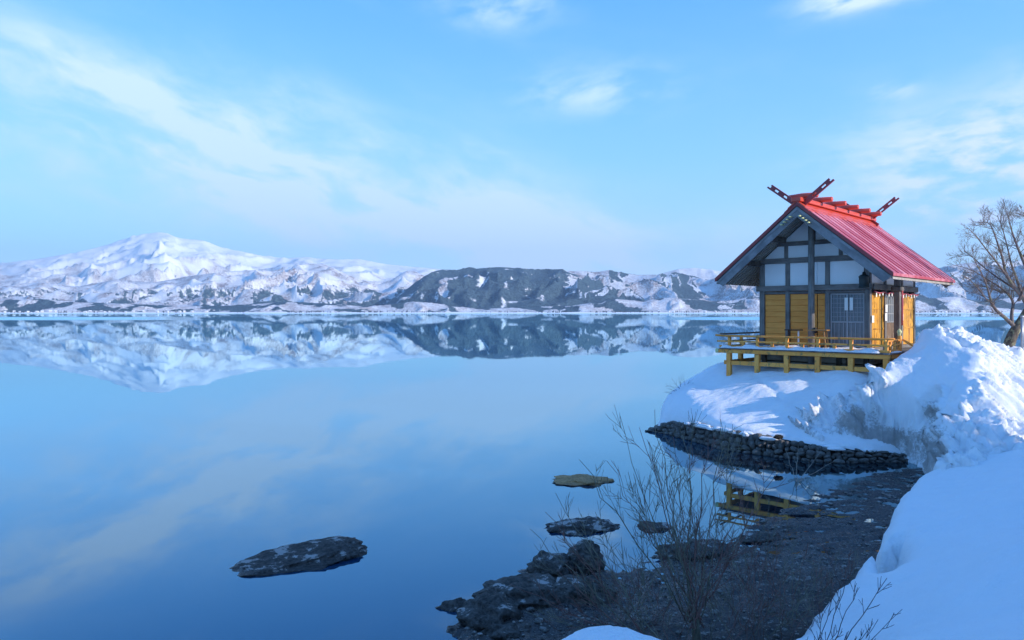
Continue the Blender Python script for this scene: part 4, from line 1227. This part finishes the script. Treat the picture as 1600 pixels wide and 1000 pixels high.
# stairs down from the side entrance
for k in range(5):
    x0 = DX1 + 0.02 + k * 0.27
    part(P().cbox(x0, x0 + 0.30, 0.48, 3.2, FL - 0.22 - k * 0.19, FL - 0.17 - k * 0.19, 0.008), 'stair_tread', M['grey_wood'])
for y in (0.40, 3.22):
    part(P().beam((DX1 - 0.02, y, FL - 0.12), (DX1 + 1.45, y, FL - 1.12), 0.07, 0.24), 'stair_string', M['ochre_wood_h'])
    part(P().beam((DX1 - 0.05, y, FL + 0.40), (DX1 + 1.35, y, FL - 0.50), 0.06, 0.07), 'stair_handrail', M['ochre_wood_h'])
    for k in (0.45, 0.9):
        x = DX1 + 1.4 * k
        part(P().cbox(x - 0.035, x + 0.035, y - 0.03, y + 0.03, FL - 1.0 * k - 0.2, FL + 0.34 - 0.9 * k, 0.006), 'stair_baluster', M['ochre_wood'])

# snow left on the deck
def snow_strip(x0, x1, y0, y1, th, seed, label):
    nx_, ny_ = max(6, int((x1 - x0) / 0.06)), max(6, int((y1 - y0) / 0.06))
    xx, yy = np.meshgrid(np.linspace(x0, x1, nx_), np.linspace(y0, y1, ny_))
    u, v = (xx - x0) / (x1 - x0), (yy - y0) / (y1 - y0)
    edge = np.minimum(np.minimum(u * (x1 - x0), (1 - u) * (x1 - x0)), np.minimum(v * (y1 - y0), (1 - v) * (y1 - y0)))
    zz = FL - 0.012 + np.clip(edge / 0.07, 0, 1) ** 0.5 * th * (0.85 + 0.8 * fbm(xx * 1.7, yy * 2.0, seed, 4))
    zz = np.where(edge < 1e-6, FL - 0.012, np.maximum(zz, FL - 0.010))
    A_, B_ = xx, yy
    q = P0[None, None] - Uv * A_[..., None] + Vv * B_[..., None]
    ctr = loc((x0 + x1) / 2, (y0 + y1) / 2, FL)
    vs = np.concatenate([q - np.array([ctr.x, ctr.y]), (zz - FL)[..., None]], -1).reshape(-1, 3)
    me = fast_mesh('deck_snow', vs, grid_faces(ny_, nx_), M['snow'])
    attr(me, 'dirt', np.zeros(len(vs)))
    tag(link('deck_snow', me, None, ctr), label, 'snow strip')


snow_strip(DX0 + 0.05, DX1 - 0.30, DY0 - 0.04, DY0 + 0.50, 0.11, 3, 'long uneven strip of snow along the front edge of the shrine deck')
snow_strip(DX1 - 0.42, DX1 + 0.0, DY0 + 0.45, 0.30, 0.045, 9, 'short strip of snow on the sunny right end of the shrine deck')
snow_strip(-2.75, -1.95, -0.50, -0.15, 0.05, 15, 'small snow patch on the deck beside the dark table')

# things on the deck
t_ = bpy.data.objects.new('offering_stand', None); COL.objects.link(t_)
xw = gx_of(1279, -0.45); t_.location = loc(xw, -0.45, FL); t_.rotation_euler = (0, 0, SROT)
tag(t_, 'tan wooden stand with splayed legs behind the deck railing', 'stand')
MB().cbox(-0.34, 0.34, -0.16, 0.16, 0.66, 0.71, 0.01).build('stand_top', M['stool_wood'], t_)
for sx in (-1, 1):
    for sy in (-1, 1):
        MB().beam((sx * 0.22, sy * 0.11, 0.66), (sx * 0.30, sy * 0.14, 0.0), 0.045, 0.045, (0, 1, 0)).build('leg', M['stool_wood'], t_)
t_ = bpy.data.objects.new('side_table', None); COL.objects.link(t_)
xw = gx_of(1240, -0.45); t_.location = loc(xw, -0.45, FL); t_.rotation_euler = (0, 0, SROT)
tag(t_, 'narrow dark topped table on pale legs left of the ridge post', 'table')
MB().cbox(-0.29, 0.29, -0.13, 0.13, 0.66, 0.70, 0.01).build('table_top', M['dark_table'], t_)
for sx in (-1, 1):
    MB().cbox(sx * 0.18 - 0.025, sx * 0.18 + 0.025, -0.03, 0.03, 0.03, 0.66, 0.006).build('leg', M['paper'] if sx > 0 else M['dark_table'], t_)
    MB().cbox(sx * 0.18 - 0.03, sx * 0.18 + 0.03, -0.12, 0.12, 0.0, 0.03, 0.006).build('foot', M['dark_table'], t_)
# hanging lantern
t_ = bpy.data.objects.new('hanging_lantern', None); COL.objects.link(t_)
xw = gx_of(1350, -0.55); t_.location = loc(xw, -0.55, 5.22)
tag(t_, 'dark iron lantern hanging on a hook under the right gable eave', 'lantern')
MB().lathe((0, 0, -0.06), [(0.10, 0.0), (0.17, 0.01), (0.17, 0.05), (0.155, 0.06), (0.155, 0.34), (0.165, 0.36)], 12).build('lantern_body', M['dark_metal'], t_)
MB().lathe((0, 0, 0), [(0.175, 0.305), (0.17, 0.335), (0.11, 0.385), (0.06, 0.40), (0.05, 0.47), (0.015, 0.49)], 12).build('lantern_cap', M['dark_metal'], t_)
MB().tube([(0, 0, 0.47), (0.01, 0, 0.62), (-0.03, 0, 0.72), (-0.06, 0, 0.80), (-0.02, 0.0, 1.05)], 0.012, 6).build('hook', M['dark_metal'], t_)
MB().tube([(0.14, 0.02, 0.36), (0.20, 0.02, 0.30), (0.20, 0.02, 0.10)], 0.02, 6).build('handle', M['dark_metal'], t_)

# ------------------------------------------------------------------ cobble wall round the point
def rounded_stone(seed):
    r = random.Random(seed)
    bm = bmesh.new()
    bmesh.ops.create_cube(bm, size=1.0)
    bmesh.ops.subdivide_edges(bm, edges=bm.edges[:], cuts=1, use_grid_fill=True)
    off = [r.uniform(0, 9) for _ in range(3)]
    for v in bm.verts:
        p = v.co.normalized() * 0.5 * 0.93 + v.co * 0.07
        k = 1 + 0.30 * mnoise.noise(p * 2.2 + Vector(off))
        v.co = p * k
    me = bpy.data.meshes.new('stone'); bm.to_mesh(me); bm.free()
    me.polygons.foreach_set('use_smooth', [True] * len(me.polygons))
    me.materials.append(M['cobble'])
    return me


stones = [rounded_stone(s) for s in range(10)]
wall = bpy.data.objects.new('stone_wall', None); COL.objects.link(wall)
wx, wy = WALL[5]
wall.location = (wx, wy, 0)
tag(wall, 'low dark cobblestone wall along the water at the foot of the shrine point', 'stone wall')
Wp = [Vector((x, y, 0)) for x, y in WALL]
Wp = [Vector((5.9, 28.9, 0)), Vector((5.45, 27.9, 0))] + Wp[0:] + [Vector((12.25, 20.9, 0.12)), Vector((12.2, 20.2, 0.15))]
Wt = [0.10, 0.10] + WALL_TOP + [0.1, 0.05]
seg = [(Wp[i + 1] - Wp[i]).length for i in range(len(Wp) - 1)]
tot = sum(seg)


def along(s):
    s = min(max(s, 0), tot - 1e-4); i = 0
    while s > seg[i] and i < len(seg) - 1: s -= seg[i]; i += 1
    k = s / seg[i]; a = Wp[max(0, i - 1)]; b = Wp[min(len(Wp) - 1, i + 2)]
    d = (b - a).normalized()
    return Wp[i].lerp(Wp[i + 1], k), Vector((-d.y, d.x, 0)), Wt[i] * (1 - k) + Wt[i + 1] * k, math.atan2(d.y, d.x)


# earth core behind the stones
vs = []; ns_ = 80
for i in range(ns_):
    p, nin, top, a = along(tot * i / (ns_ - 1))
    for (o_, z) in ((-0.02, -0.5), (0.10, 0.0), (0.24, top * 0.6), (0.34, top - 0.02), (1.0, top + 0.02)):
        q = p + nin * o_; vs.append((q.x - wx, q.y - wy, z))
fs = [(i * 5 + k, (i + 1) * 5 + k, (i + 1) * 5 + k + 1, i * 5 + k + 1) for i in range(ns_ - 1) for k in range(4)]
link('wall_core', fast_mesh('wall_core', vs, fs, M['wall_core']), wall)
srnd = random.Random(5)
cand = []
rows = 4
for r_ in range(rows):
    s = srnd.uniform(0, 0.1)
    while s < tot:
        ln = srnd.choice([srnd.uniform(0.10, 0.18), srnd.uniform(0.16, 0.28), srnd.uniform(0.24, 0.38)])
        p, nin, top, a = along(s + ln / 2)
        fr = (r_ + 0.42 + srnd.uniform(-0.30, 0.30)) / rows
        z = -0.03 + (top + 0.05) * fr
        hh = (max(top, 0.26) + 0.06) / rows * srnd.uniform(0.95, 1.65)
        q = p + nin * (0.02 + 0.27 * fr + srnd.uniform(-0.05, 0.05))
        cand.append((q.x, q.y, z, ln * 0.98, srnd.uniform(0.18, 0.28), hh, a, srnd.uniform(-0.5, 0.5), srnd.randrange(10)))
        s += ln
cand.sort(key=lambda c: c[1])
inst = cand[:300]
for (x, y, z, l_, dd, hh, a, tl, k) in inst:
    o = link('stone', stones[k], wall, (x - wx, y - wy, z), (tl * 0.4, tl, a + tl))
    o.scale = (l_, dd, hh)
rest = cand[300:]
vs, fs = [], []
for (x, y, z, l_, dd, hh, a, tl, k) in rest:
    b = len(vs); mt = Matrix.Translation((x - wx, y - wy, z)) @ Matrix.Rotation(a + tl, 4, 'Z') @ Matrix.Rotation(tl, 4, 'Y') @ Matrix.Diagonal((l_, dd, hh, 1))
    vs += [tuple(mt @ v.co) for v in stones[k].vertices]
    fs += [tuple(b + i for i in f.vertices) for f in stones[k].polygons]
if rest:
    o = link('far_stones', fast_mesh('far_stones', vs, fs, M['cobble']), wall); o['kind'] = 'stuff'

# snow lying in clumps on the wall
vs, fs = [], []
ico = bmesh.new(); bmesh.ops.create_icosphere(ico, subdivisions=3, radius=0.5)
for k_ in range(22):
    p, nin, top, a = along(tot * srnd.choice([srnd.uniform(0.30, 0.52), srnd.uniform(0.12, 0.85)])); q = p + nin * srnd.uniform(0.14, 0.30)
    mt = Matrix.Translation((q.x, q.y, top * srnd.uniform(0.84, 1.0) + 0.05)) @ Matrix.Rotation(a, 4, 'Z') @ Matrix.Diagonal((srnd.uniform(0.2, 0.62), srnd.uniform(0.14, 0.24), srnd.uniform(0.07, 0.13), 1))
    b = len(vs); vs += [tuple(mt @ (v.co * (1 + 0.3 * mnoise.noise(v.co * 3 + Vector((k_, 0, 0)))))) for v in ico.verts]
    fs += [[b + v.index for v in f.verts] for f in ico.faces]
ico.free()
me = fast_mesh('wall_snow', vs, fs, M['snow']); attr(me, 'dirt', np.zeros(len(vs)))
tag(link('wall_snow', me), 'clumps of snow caught on the cobble wall', kind='stuff')

# ------------------------------------------------------------------ rocks
def rock(name, c, dims, rz, seed, mat_, label, group=None, sub=4, rough=0.22, tilt=(0, 0), flat=0.0, freq=1.7):
    bm = bmesh.new(); bmesh.ops.create_icosphere(bm, subdivisions=sub, radius=0.5)
    off = Vector((seed * 3.1, seed * 1.7, seed * 0.9))
    for v in bm.verts:
        p = v.co.copy(); k = 1.0
        for o_ in range(4):
            f_ = freq * 2 ** o_
            k += rough * 0.62 ** o_ * mnoise.noise(p * f_ * 2 + off)
        q = p * k
        if flat: q.z = min(q.z, 0.5 - flat + 0.10 * q.z + 0.05 * mnoise.noise(p * 9 + off))
        v.co = Vector((q.x * dims[0], q.y * dims[1], q.z * dims[2]))
    me = bpy.data.meshes.new(name); bm.to_mesh(me); bm.free()
    me.polygons.foreach_set('use_smooth', [True] * len(me.polygons)); me.materials.append(mat_)
    o = link(name, me, None, c, (tilt[0], tilt[1], rz))
    return tag(o, label, 'rock', group)


def wp(x, y, z=0.0):
    a, b = at_z(x, y, z); return (a, b, z)


rock('rock', (*at_z(460, 874, 0.02), -0.03), (2.45, 1.30, 0.38), math.radians(30), 3, M['islet'], 'largest dark rock in open water at lower left with pale patches on top', None, 5, 0.20, (0.05, -0.08), 0.16)
rock('rock', (*at_z(910, 751, 0), -0.02), (1.42, 1.25, 0.22), 0.1, 8, M['sand_rock'], 'tan flat rock barely above the water, farthest from the shore', 'flat rocks just off the shore', 5, 0.30, (0, 0), 0.08)
rock('rock', (*at_z(909, 824, 0), -0.05), (1.50, 0.95, 0.36), 0.36, 12, M['islet'], 'dark oval flat rock in the water behind the two upright boulders', 'flat rocks just off the shore', 5, 0.30, (0, 0), 0.08)
rock('rock', (*at_z(1021, 824, 0), -0.03), (0.72, 0.72, 0.20), 0.2, 17, M['islet'], 'smallest flat rock seen through the willow stems', 'flat rocks just off the shore', 5, 0.30, (0, 0), 0.08)
SH = 'boulders at the edge of the mud'
for (c, dims, rz, sd, lab) in [
    ((*at_z(861, 893, 0.05), 0.10), (0.72, 0.75, 0.46), 0.3, 21, 'left of the two upright boulders at the water edge'),
    ((*at_z(914, 884, 0.05), 0.13), (0.68, 0.62, 0.62), 1.0, 24, 'right and taller of the two upright boulders at the water edge'),
    ((*at_z(822, 931, 0.05), 0.06), (1.35, 1.15, 0.44), 0.5, 27, 'broad craggy boulder left of the two upright boulders'),
    ((*at_z(766, 962, 0.05), 0.05), (0.85, 0.95, 0.52), 0.2, 31, 'craggy boulder with pale lichen at the left end of the mud'),
    ((*at_z(713, 945, 0.03), -0.04), (0.52, 0.34, 0.26), 0.2, 35, 'low knob jutting farthest left into the water'),
    ((*at_z(712, 985, 0.0), -0.03), (0.26, 0.3, 0.14), 0.9, 38, 'tiny mossy stone in the water below the leftmost boulder'),
    ((*at_z(905, 925, 0.12), 0.10), (1.1, 0.8, 0.40), -0.2, 41, 'low dark boulder just in front of the upright pair'),
    ((*at_z(790, 990, 0.05), 0.03), (0.7, 0.5, 0.26), 0.4, 44, 'flat dark stone at the bottom edge of the mud'),
    ((*at_z(1085, 862, 0.05), 0.02), (1.25, 0.85, 0.34), 0.1, 47, 'reddish low boulder behind the willow at the water edge'),
    ((*at_z(1185, 838, 0.05), 0.0), (0.9, 0.6, 0.20), 0.2, 52, 'flat wet stone below the reflection of the deck'),
    ((*at_z(1216, 686, 0.55), 0.62), (0.30, 0.22, 0.13), 0.5, 55, 'dark stone poking out of the snow on top of the cobble wall')]:
    rock('boulder', c, dims, rz, sd, M['rock'] if 'wall' not in lab else M['wall_core'], lab, SH if 'wall' not in lab else None, 4, 0.30, (0, 0), 0.0, 1.9)

# pebbles and shells lying on the mud
vs, fs = [], []
ico = bmesh.new(); bmesh.ops.create_icosphere(ico, subdivisions=1, radius=0.5)
iv = np.array([v.co[:] for v in ico.verts]); itf = [[v.index for v in f.verts] for f in ico.faces]; ico.free()
R = np.random.RandomState(9)
pxs, pys = R.uniform(-1.5, 12, 14000), R.uniform(8.0, 20, 14000)
hz_ = mud_height(pxs, pys); sd_ = sdist(pxs, pys, SNOW_POLY)
nb = 0
for x, y, z, s_ in zip(pxs, pys, hz_, sd_):
    if z < 0.005 or s_ > -0.1: continue
    sz = R.uniform(0.014, 0.055) * (1.0 if R.rand() < 0.93 else R.uniform(1.6, 3.4))
    b = len(vs); a = R.uniform(0, 6.28); sc_ = np.array([sz * R.uniform(0.8, 1.8), sz, sz * R.uniform(0.35, 0.7)])
    q = iv * sc_; ca, sa = math.cos(a), math.sin(a)
    vs += [(x + v[0] * ca - v[1] * sa, y + v[0] * sa + v[1] * ca, z + v[2]) for v in q]
    fs += [[b + i for i in f] for f in itf]
tag(link('pebbles', fast_mesh('pebbles', vs, fs, M['pebble'])), 'scattered pebbles on the dark mud', kind='stuff')

# ------------------------------------------------------------------ bare bushes and the tree
brnd = random.Random(77)


def shoot(mb, a, b, r0, r1, bow=0.12, twigs=5, tl=0.5, depth=1, n=9, wob=0.03, taper=0.8):
    """one curved tapering shoot from a to b with side twigs"""
    a, b = Vector(a), Vector(b); L = (b - a).length
    side = Vector((brnd.uniform(-1, 1), brnd.uniform(-1, 1), 0)); sag = Vector((0, 0, -bow * L)) + side * bow * L * 0.4
    pts = []
    for i in range(n):
        k = i / (n - 1)
        p = a.lerp(b, k) + sag * (4 * k * (1 - k)) * 0.6
        if 0 < i < n - 1: p += Vector((brnd.gauss(0, 1), brnd.gauss(0, 1), brnd.gauss(0, 1))) * wob * L * 0.3
        pts.append(p)
    mb.tube(pts, [r0 + (r1 - r0) * (i / (n - 1)) ** taper for i in range(n)], 5 if r0 > 0.006 else 3, False)
    if depth <= 0: return
    for j in range(twigs):
        k = brnd.uniform(0.28, 0.94); i = min(int(k * (n - 1)), n - 2); f_ = k * (n - 1) - i
        p = pts[i].lerp(pts[i + 1], f_)
        d = (pts[i + 1] - pts[i]).normalized()
        pr = d.cross(Vector((brnd.gauss(0, 1), brnd.gauss(0, 1), brnd.gauss(0, 1)))).normalized()
        ang = math.radians(brnd.uniform(22, 45))
        dd = (d * math.cos(ang) + pr * math.sin(ang) + Vector((0, 0, 0.18))).normalized()
        ll = tl * brnd.uniform(0.4, 1.0) * (1.15 - k * 0.6)
        rr = (r0 + (r1 - r0) * k) * 0.6
        shoot(mb, p, p + dd * ll, max(rr, 0.0034), 0.0024, 0.04, max(1, twigs // 2), tl * 0.5, depth - 1, 5, 0.03)


def bush(name, label, base, tips, mat_, r0, twigs, tl, cat='bush', depth=2, stump=None, alt=None, spread=0.06, bow=0.10):
    root = bpy.data.objects.new(name, None); COL.objects.link(root); root.location = base
    tag(root, label, cat)
    B0 = Vector(base)
    for i, tp in enumerate(tips):
        mb = MB(); s = Vector((brnd.uniform(-spread, spread), brnd.uniform(-spread, spread), 0))
        st = s + (Vector((0, 0, brnd.uniform(0.5, 1.0) * stump)) if stump else Vector((0, 0, 0)))
        shoot(mb, st, Vector(tp) - B0, r0 * brnd.uniform(0.6, 1.1), 0.003, bow, twigs, tl, depth, 11)
        mb.build('stem', alt if (alt and i % 2 == 1) else mat_, root)
    if stump:
        MB().tube([(0, 0, -0.25), (0.01, 0, 0.0), (-0.01, 0.01, stump * 0.6), (0.0, 0.0, stump)], [0.075, 0.06, 0.05, 0.03], 8).build('stump', mat_, root)
    return root


def T3(lst, Y, jy=0.9):
    return [px(a, b, Y + brnd.uniform(-jy, jy) * 0.6) for a, b in lst]


yb = 9.3
b0 = px(1088, 985, yb)
bush('willow_bush', 'tall bare willow with many upright olive stems at bottom centre', (b0[0], b0[1], 0.22),
     T3([(969, 650), (999, 668), (1014, 690), (948, 720), (1023, 640), (1052, 682), (1082, 650), (1106, 684), (1126, 655), (1123, 735), (905, 718), (1166, 765), (1146, 705), (1035, 720), (990, 740), (1075, 715), (1060, 760), (1190, 790), (1010, 790), (1215, 740)], yb + 0.2, 1.6),
     M['willow'], 0.014, 8, 0.70, 'bush', 2, 0.26, M['red_twig'], 0.11, 0.05)
b1_ = px(1030, 992, 8.8)
bush('sprawling_bush', 'low sprawling bush of arching shoots leaning left over the rocks', (b1_[0], b1_[1], 0.3),
     T3([(828, 826), (852, 800), (868, 770), (878, 840), (835, 868), (796, 912), (820, 955), (870, 890), (900, 830), (890, 950), (930, 800), (845, 985), (940, 860), (960, 910)], 9.5, 1.2),
     M['willow'], 0.011, 7, 0.55, 'bush', 2, None, M['red_twig'], 0.10, 0.02)
for bx, by, yb_, tips, lab in [
    (1165, 975, 9.6, [(1140, 850), (1165, 862), (1190, 845), (1120, 870), (1215, 870), (1105, 905), (1180, 905), (1230, 900)], 'thin reddish twigs on the mud just right of the willow'),
    (1235, 950, 9.9, [(1215, 835), (1240, 820), (1262, 850), (1285, 870), (1195, 870), (1250, 885), (1300, 905)], 'thin reddish twigs in the middle of the dark mud'),
    (1310, 905, 10.8, [(1290, 855), (1308, 862), (1328, 868), (1345, 862), (1337, 880), (1275, 880)], 'short reddish twigs beside the notch in the snow edge')]:
    c_ = px(bx, by, yb_)
    bush('twiggy_shrub', lab, (c_[0], c_[1], max(0.1, float(mud_height(np.array([c_[0]]), np.array([c_[1]]))[0]) - 0.02)), T3(tips, yb_ + 0.1, 0.8), M['red_twig'], 0.0055, 5, 0.34, 'shrub', 2, None, M['willow'], 0.18, 0.03)
for k_, (bx, by, yb_) in enumerate([(955, 985, 9.3), (1010, 955, 10.0), (1060, 935, 10.7), (1115, 945, 10.4), (1150, 905, 11.3), (1200, 990, 9.2), (1130, 990, 9.0), (1265, 985, 9.2), (1210, 900, 11.5), (1050, 990, 8.9)]):
    c_ = px(bx, by, yb_)
    tp_ = [(bx + brnd.uniform(-95, 95), by - brnd.uniform(35, 130)) for _ in range(9)]
    wh_ = ['at the left end of the mud', 'behind the sprawling bush', 'left of the willow trunk', 'right behind the willow trunk', 'out by the waterline', 'at the foot of the mud near the bottom edge', 'in front of the willow', 'nearest the bottom snow edge', 'in the middle of the mud by the wet stone', 'under the willow at the bottom edge'][k_]
    bush('undergrowth_shrub', 'tangle of thin bare twigs ' + wh_, (c_[0], c_[1], max(0.05, float(mud_height(np.array([c_[0]]), np.array([c_[1]]))[0]) - 0.02)), T3(tp_, yb_ + 0.1, 1.4), M['red_twig'], 0.005, 5, 0.32, 'shrub', 2, None, M['willow'], 0.25, 0.02)
c_ = px(1255, 1050, 7.2)
bush('dark_shrub', 'dark bare shoots crossing the snow edge at bottom right', (c_[0], c_[1], 0.55),
     T3([(1386, 903), (1340, 918), (1410, 952), (1372, 968), (1300, 935), (1322, 905), (1356, 985), (1285, 960)], 7.5, 0.7), M['dark_twig'], 0.0075, 5, 0.30, 'shrub', 2, None, None, 0.05, 0.05)
c_ = px(1247, 746, 18.9)
bush('dead_stalks', 'pale dead stalks standing before the cobble wall', (c_[0], c_[1], -0.02),
     T3([(1227, 700), (1247, 694), (1284, 702), (1311, 716)], 19.0, 0.3), M['pale_twig'], 0.011, 1, 0.3, 'stalks', 1, None, None, 0.05, 0.0)
c_ = px(1066, 612, 28.3)
bush('leaning_shrub', 'little bare shrub leaning over the water at the tip of the snowy point', (c_[0], c_[1], ground_z(c_[0], c_[1]) - 0.1),
     T3([(1037, 613), (1041, 602), (1050, 592), (1060, 588), (1068, 590), (1078, 594), (1045, 616)], 28.2, 0.8), M['dark_twig'], 0.012, 4, 0.45, 'shrub', 1, None, None, 0.15, 0.02)
for i, (bx, by, tp, yy) in enumerate([(1077, 668, (1076, 640), 24.8), (1126, 672, (1125, 638), 23.6)]):
    c_ = px(bx, by, yy)
    bush('reed_stem', 'single thin stem by the cobble wall, %s' % ('nearer the tip' if i == 0 else 'nearer the bay'), (c_[0], c_[1], c_[2]), [px(tp[0], tp[1], yy)], M['dark_twig'], 0.010, 0, 0.2, 'stem', 0, None, None, 0.0, 0.0)

# bare tree at the right edge
ty = 28.0
b0 = px(1574, 545, ty)
tree = bpy.data.objects.new('bare_tree', None); COL.objects.link(tree)
tree.location = (b0[0], b0[1], b0[2] - 0.3)
tag(tree, 'leafless tree with a lichen spotted leaning trunk behind the snow heap', 'tree')
TB = Vector(tree.location)


def poly3(lst, d0=0.0, d1=0.0):
    n_ = len(lst)
    return [Vector(px(a, b, ty + d0 + (d1 - d0) * i / max(1, n_ - 1))) - TB for i, (a, b) in enumerate(lst)]


def smooth_poly(pts, k=4):
    out = []
    for i in range(len(pts) - 1):
        p0_, p1_, p2_, p3_ = pts[max(i - 1, 0)], pts[i], pts[i + 1], pts[min(i + 2, len(pts) - 1)]
        for j in range(k):
            t_ = j / k
            out.append(0.5 * ((2 * p1_) + (p2_ - p0_) * t_ + (2 * p0_ - 5 * p1_ + 4 * p2_ - p3_) * t_ * t_ + (3 * p1_ - p0_ - 3 * p2_ + p3_) * t_ ** 3))
    return out + [pts[-1]]


MB().tube(smooth_poly([Vector((-0.05, 0, -0.2))] + poly3([(1577, 538), (1584, 520), (1592, 507), (1601, 492), (1612, 472), (1620, 452)])), np.linspace(0.22, 0.10, 25), 12).build('trunk', M['bark'], tree)


def branch(lst, d0, d1, r0, twigs, tl=0.9, mat_=None):
    pts = smooth_poly(poly3(lst, d0, d1), 4)
    n_ = len(pts); mb = MB(); rr = [r0 + (0.008 - r0) * (i / (n_ - 1)) ** 0.8 for i in range(n_)]
    mb.tube(pts, rr, 7, False)
    for j in range(int(twigs * 1.35)):
        k = brnd.uniform(0.18, 1.0); i = min(int(k * (n_ - 1)), n_ - 2)
        p = pts[i].lerp(pts[i + 1], k * (n_ - 1) - i); d = (pts[i + 1] - pts[i]).normalized()
        pr = d.cross(Vector((brnd.gauss(0, 1), brnd.gauss(0, 1), brnd.gauss(0, 1)))).normalized()
        ang = math.radians(brnd.uniform(28, 62))
        dd = (d * math.cos(ang) + pr * math.sin(ang) + Vector((-0.10, 0, 0.12))).normalized()
        shoot(mb, p, p + dd * tl * brnd.uniform(0.30, 0.85), max(0.008, rr[i] * 0.40), 0.004, 0.03, 6, tl * 0.55, 2, 7, 0.05)
    mb.build('branch', mat_ or M['branch'], tree)


branch([(1583, 508), (1570, 496), (1556, 484), (1549, 472), (1545, 458), (1538, 436), (1527, 415), (1518, 398)], 0, -0.8, 0.085, 16)
branch([(1581, 505), (1581, 488), (1583, 474), (1577, 462), (1564, 450), (1545, 438), (1522, 424), (1500, 416)], 0, 0.9, 0.075, 18)
branch([(1608, 480), (1596, 462), (1584, 448), (1572, 428), (1566, 402), (1558, 378), (1548, 352), (1536, 346)], 0, -0.5, 0.095, 22)
branch([(1596, 462), (1590, 440), (1580, 412), (1574, 386), (1566, 356), (1558, 336)], 0, 0.7, 0.06, 18)
branch([(1618, 455), (1606, 425), (1594, 396), (1584, 370), (1578, 350), (1575, 338)], 0.2, 0.3, 0.08, 18)
branch([(1572, 430), (1556, 408), (1540, 388), (1524, 368), (1512, 356)], -0.3, -1.2, 0.045, 14)
branch([(1584, 450), (1562, 436), (1540, 420), (1520, 402), (1506, 392)], 0.2, 1.3, 0.045, 14)
branch([(1592, 470), (1600, 450), (1606, 436), (1616, 420)], 0, -0.8, 0.06, 8)
branch([(1620, 452), (1640, 425), (1644, 395), (1636, 365), (1618, 345), (1600, 338)], 0, 0.4, 0.10, 16)
branch([(1566, 458), (1552, 452), (1532, 446), (1512, 444)], 0.4, 1.0, 0.035, 9)
branch([(1549, 472), (1540, 466), (1528, 450), (1514, 436), (1502, 430)], -0.3, -1.2, 0.035, 9)
branch([(1600, 400), (1612, 380), (1624, 352), (1640, 330)], 0, 1.0, 0.05, 12)

# pole and board at the right edge
c_ = px(1597, 545, 27.2)
p_ = bpy.data.objects.new('metal_pole', None); COL.objects.link(p_); p_.location = (c_[0], c_[1], c_[2] - 0.2)
tag(p_, 'slim grey metal pole beside the bare tree trunk', 'pole')
MB().tube([(0, 0, 0), (0, 0, 1.35)], 0.045, 10).build('shaft', M['steel'], p_)
MB().lathe((0, 0, 1.35), [(0.055, 0), (0.055, 0.05), (0.03, 0.08)], 10).build('cap', M['steel'], p_)
c_ = px(1597, 558, 24.8)
p_ = bpy.data.objects.new('low_board', None); COL.objects.link(p_); p_.location = (c_[0], c_[1], c_[2] - 0.25)
tag(p_, 'dark low board half buried in the snow at the right edge', 'board')
MB().cbox(-0.32, 0.75, -0.05, 0.05, 0.27, 0.35, 0.01).build('plank', M['black_bar'], p_)
for x in (-0.1, 0.55):
    MB().cbox(x - 0.05, x + 0.05, -0.045, 0.045, -0.1, 0.268, 0.01).build('post', M['black_bar'], p_)

# unseen evergreens added right of the view to shade the foreground
crn = random.Random(31)
def evergreen_mesh(seed, H_, Rr):
    r = random.Random(seed); vs, fs = [], []
    for i in range(3400):
        k = r.random() ** 0.75; z = 0.06 * H_ + k * 0.94 * H_
        rad = Rr * (1 - k) ** 0.85 * (0.86 + 0.14 * math.sin(z * 5)) * r.uniform(0.35, 1.0); a = r.uniform(0, 6.283)
        c = Vector((rad * math.cos(a), rad * math.sin(a), z - rad * 0.25)); s_ = r.uniform(0.25, 0.6)
        d1 = Vector((math.cos(a), math.sin(a), -0.35)) * s_; d2 = Vector((-math.sin(a), math.cos(a), r.uniform(-.4, .4))) * s_ * 0.6
        b = len(vs); vs += [c - d2, c + d1, c + d2, c - d1 * 0.5]; fs.append((b, b + 1, b + 2, b + 3))
    me = fast_mesh('crown', vs, fs, M['needle'], False); return me


ev = [evergreen_mesh(s, 15.0, 3.6) for s in (1, 2)]
tr_me = MB().tube([(0, 0, -0.6), (0, 0, 1.2), (0.05, 0, 8), (0, 0, 14)], [0.34, 0.28, 0.16, 0.03], 9).mesh('trunk'); tr_me.materials.append(M['bark'])
for i, (x, y, s_) in enumerate([(25.0, 8.2, 0.85), (29.5, 4.0, 1.1), (25.5, 1.0, 1.25), (30.5, -2.5, 1.4), (26, -5.5, 1.4), (31.5, -9.5, 1.4), (24.5, -11.0, 1.2), (36, 1.0, 1.4), (20.5, -8.5, 1.0)]):
    o = bpy.data.objects.new('shade_evergreen', None); COL.objects.link(o)
    o.location = (x, y, ground_z(x, y) - 0.1); o.scale = (s_, s_, s_); o.rotation_euler.z = crn.uniform(0, 6.28)
    tag(o, 'tall dark unseen evergreen added to shade the foreground', 'tree', 'row of added evergreens out of view')
    link('crown', ev[i % 2], o); link('trunk', tr_me, o)

# winter air between here and the mountains
hm = MB().box(-21500, 21500, -3500, 21000, -4.0, 1790).mesh('haze')
mh = bpy.data.materials.new('winter_haze'); mh.use_nodes = True
th = NT(mh.node_tree)
pv = th.n('ShaderNodeVolumePrincipled', {'Color': (0.58, 0.79, 1.0), 'Density': 4.8e-5, 'Anisotropy': 0.2})
ho = th.n('ShaderNodeOutputMaterial'); th.t.links.new(pv.outputs[0], ho.inputs['Volume'])
hm.materials.append(mh)
tag(link('haze', hm), 'thin blue winter haze over the lake', kind='stuff')
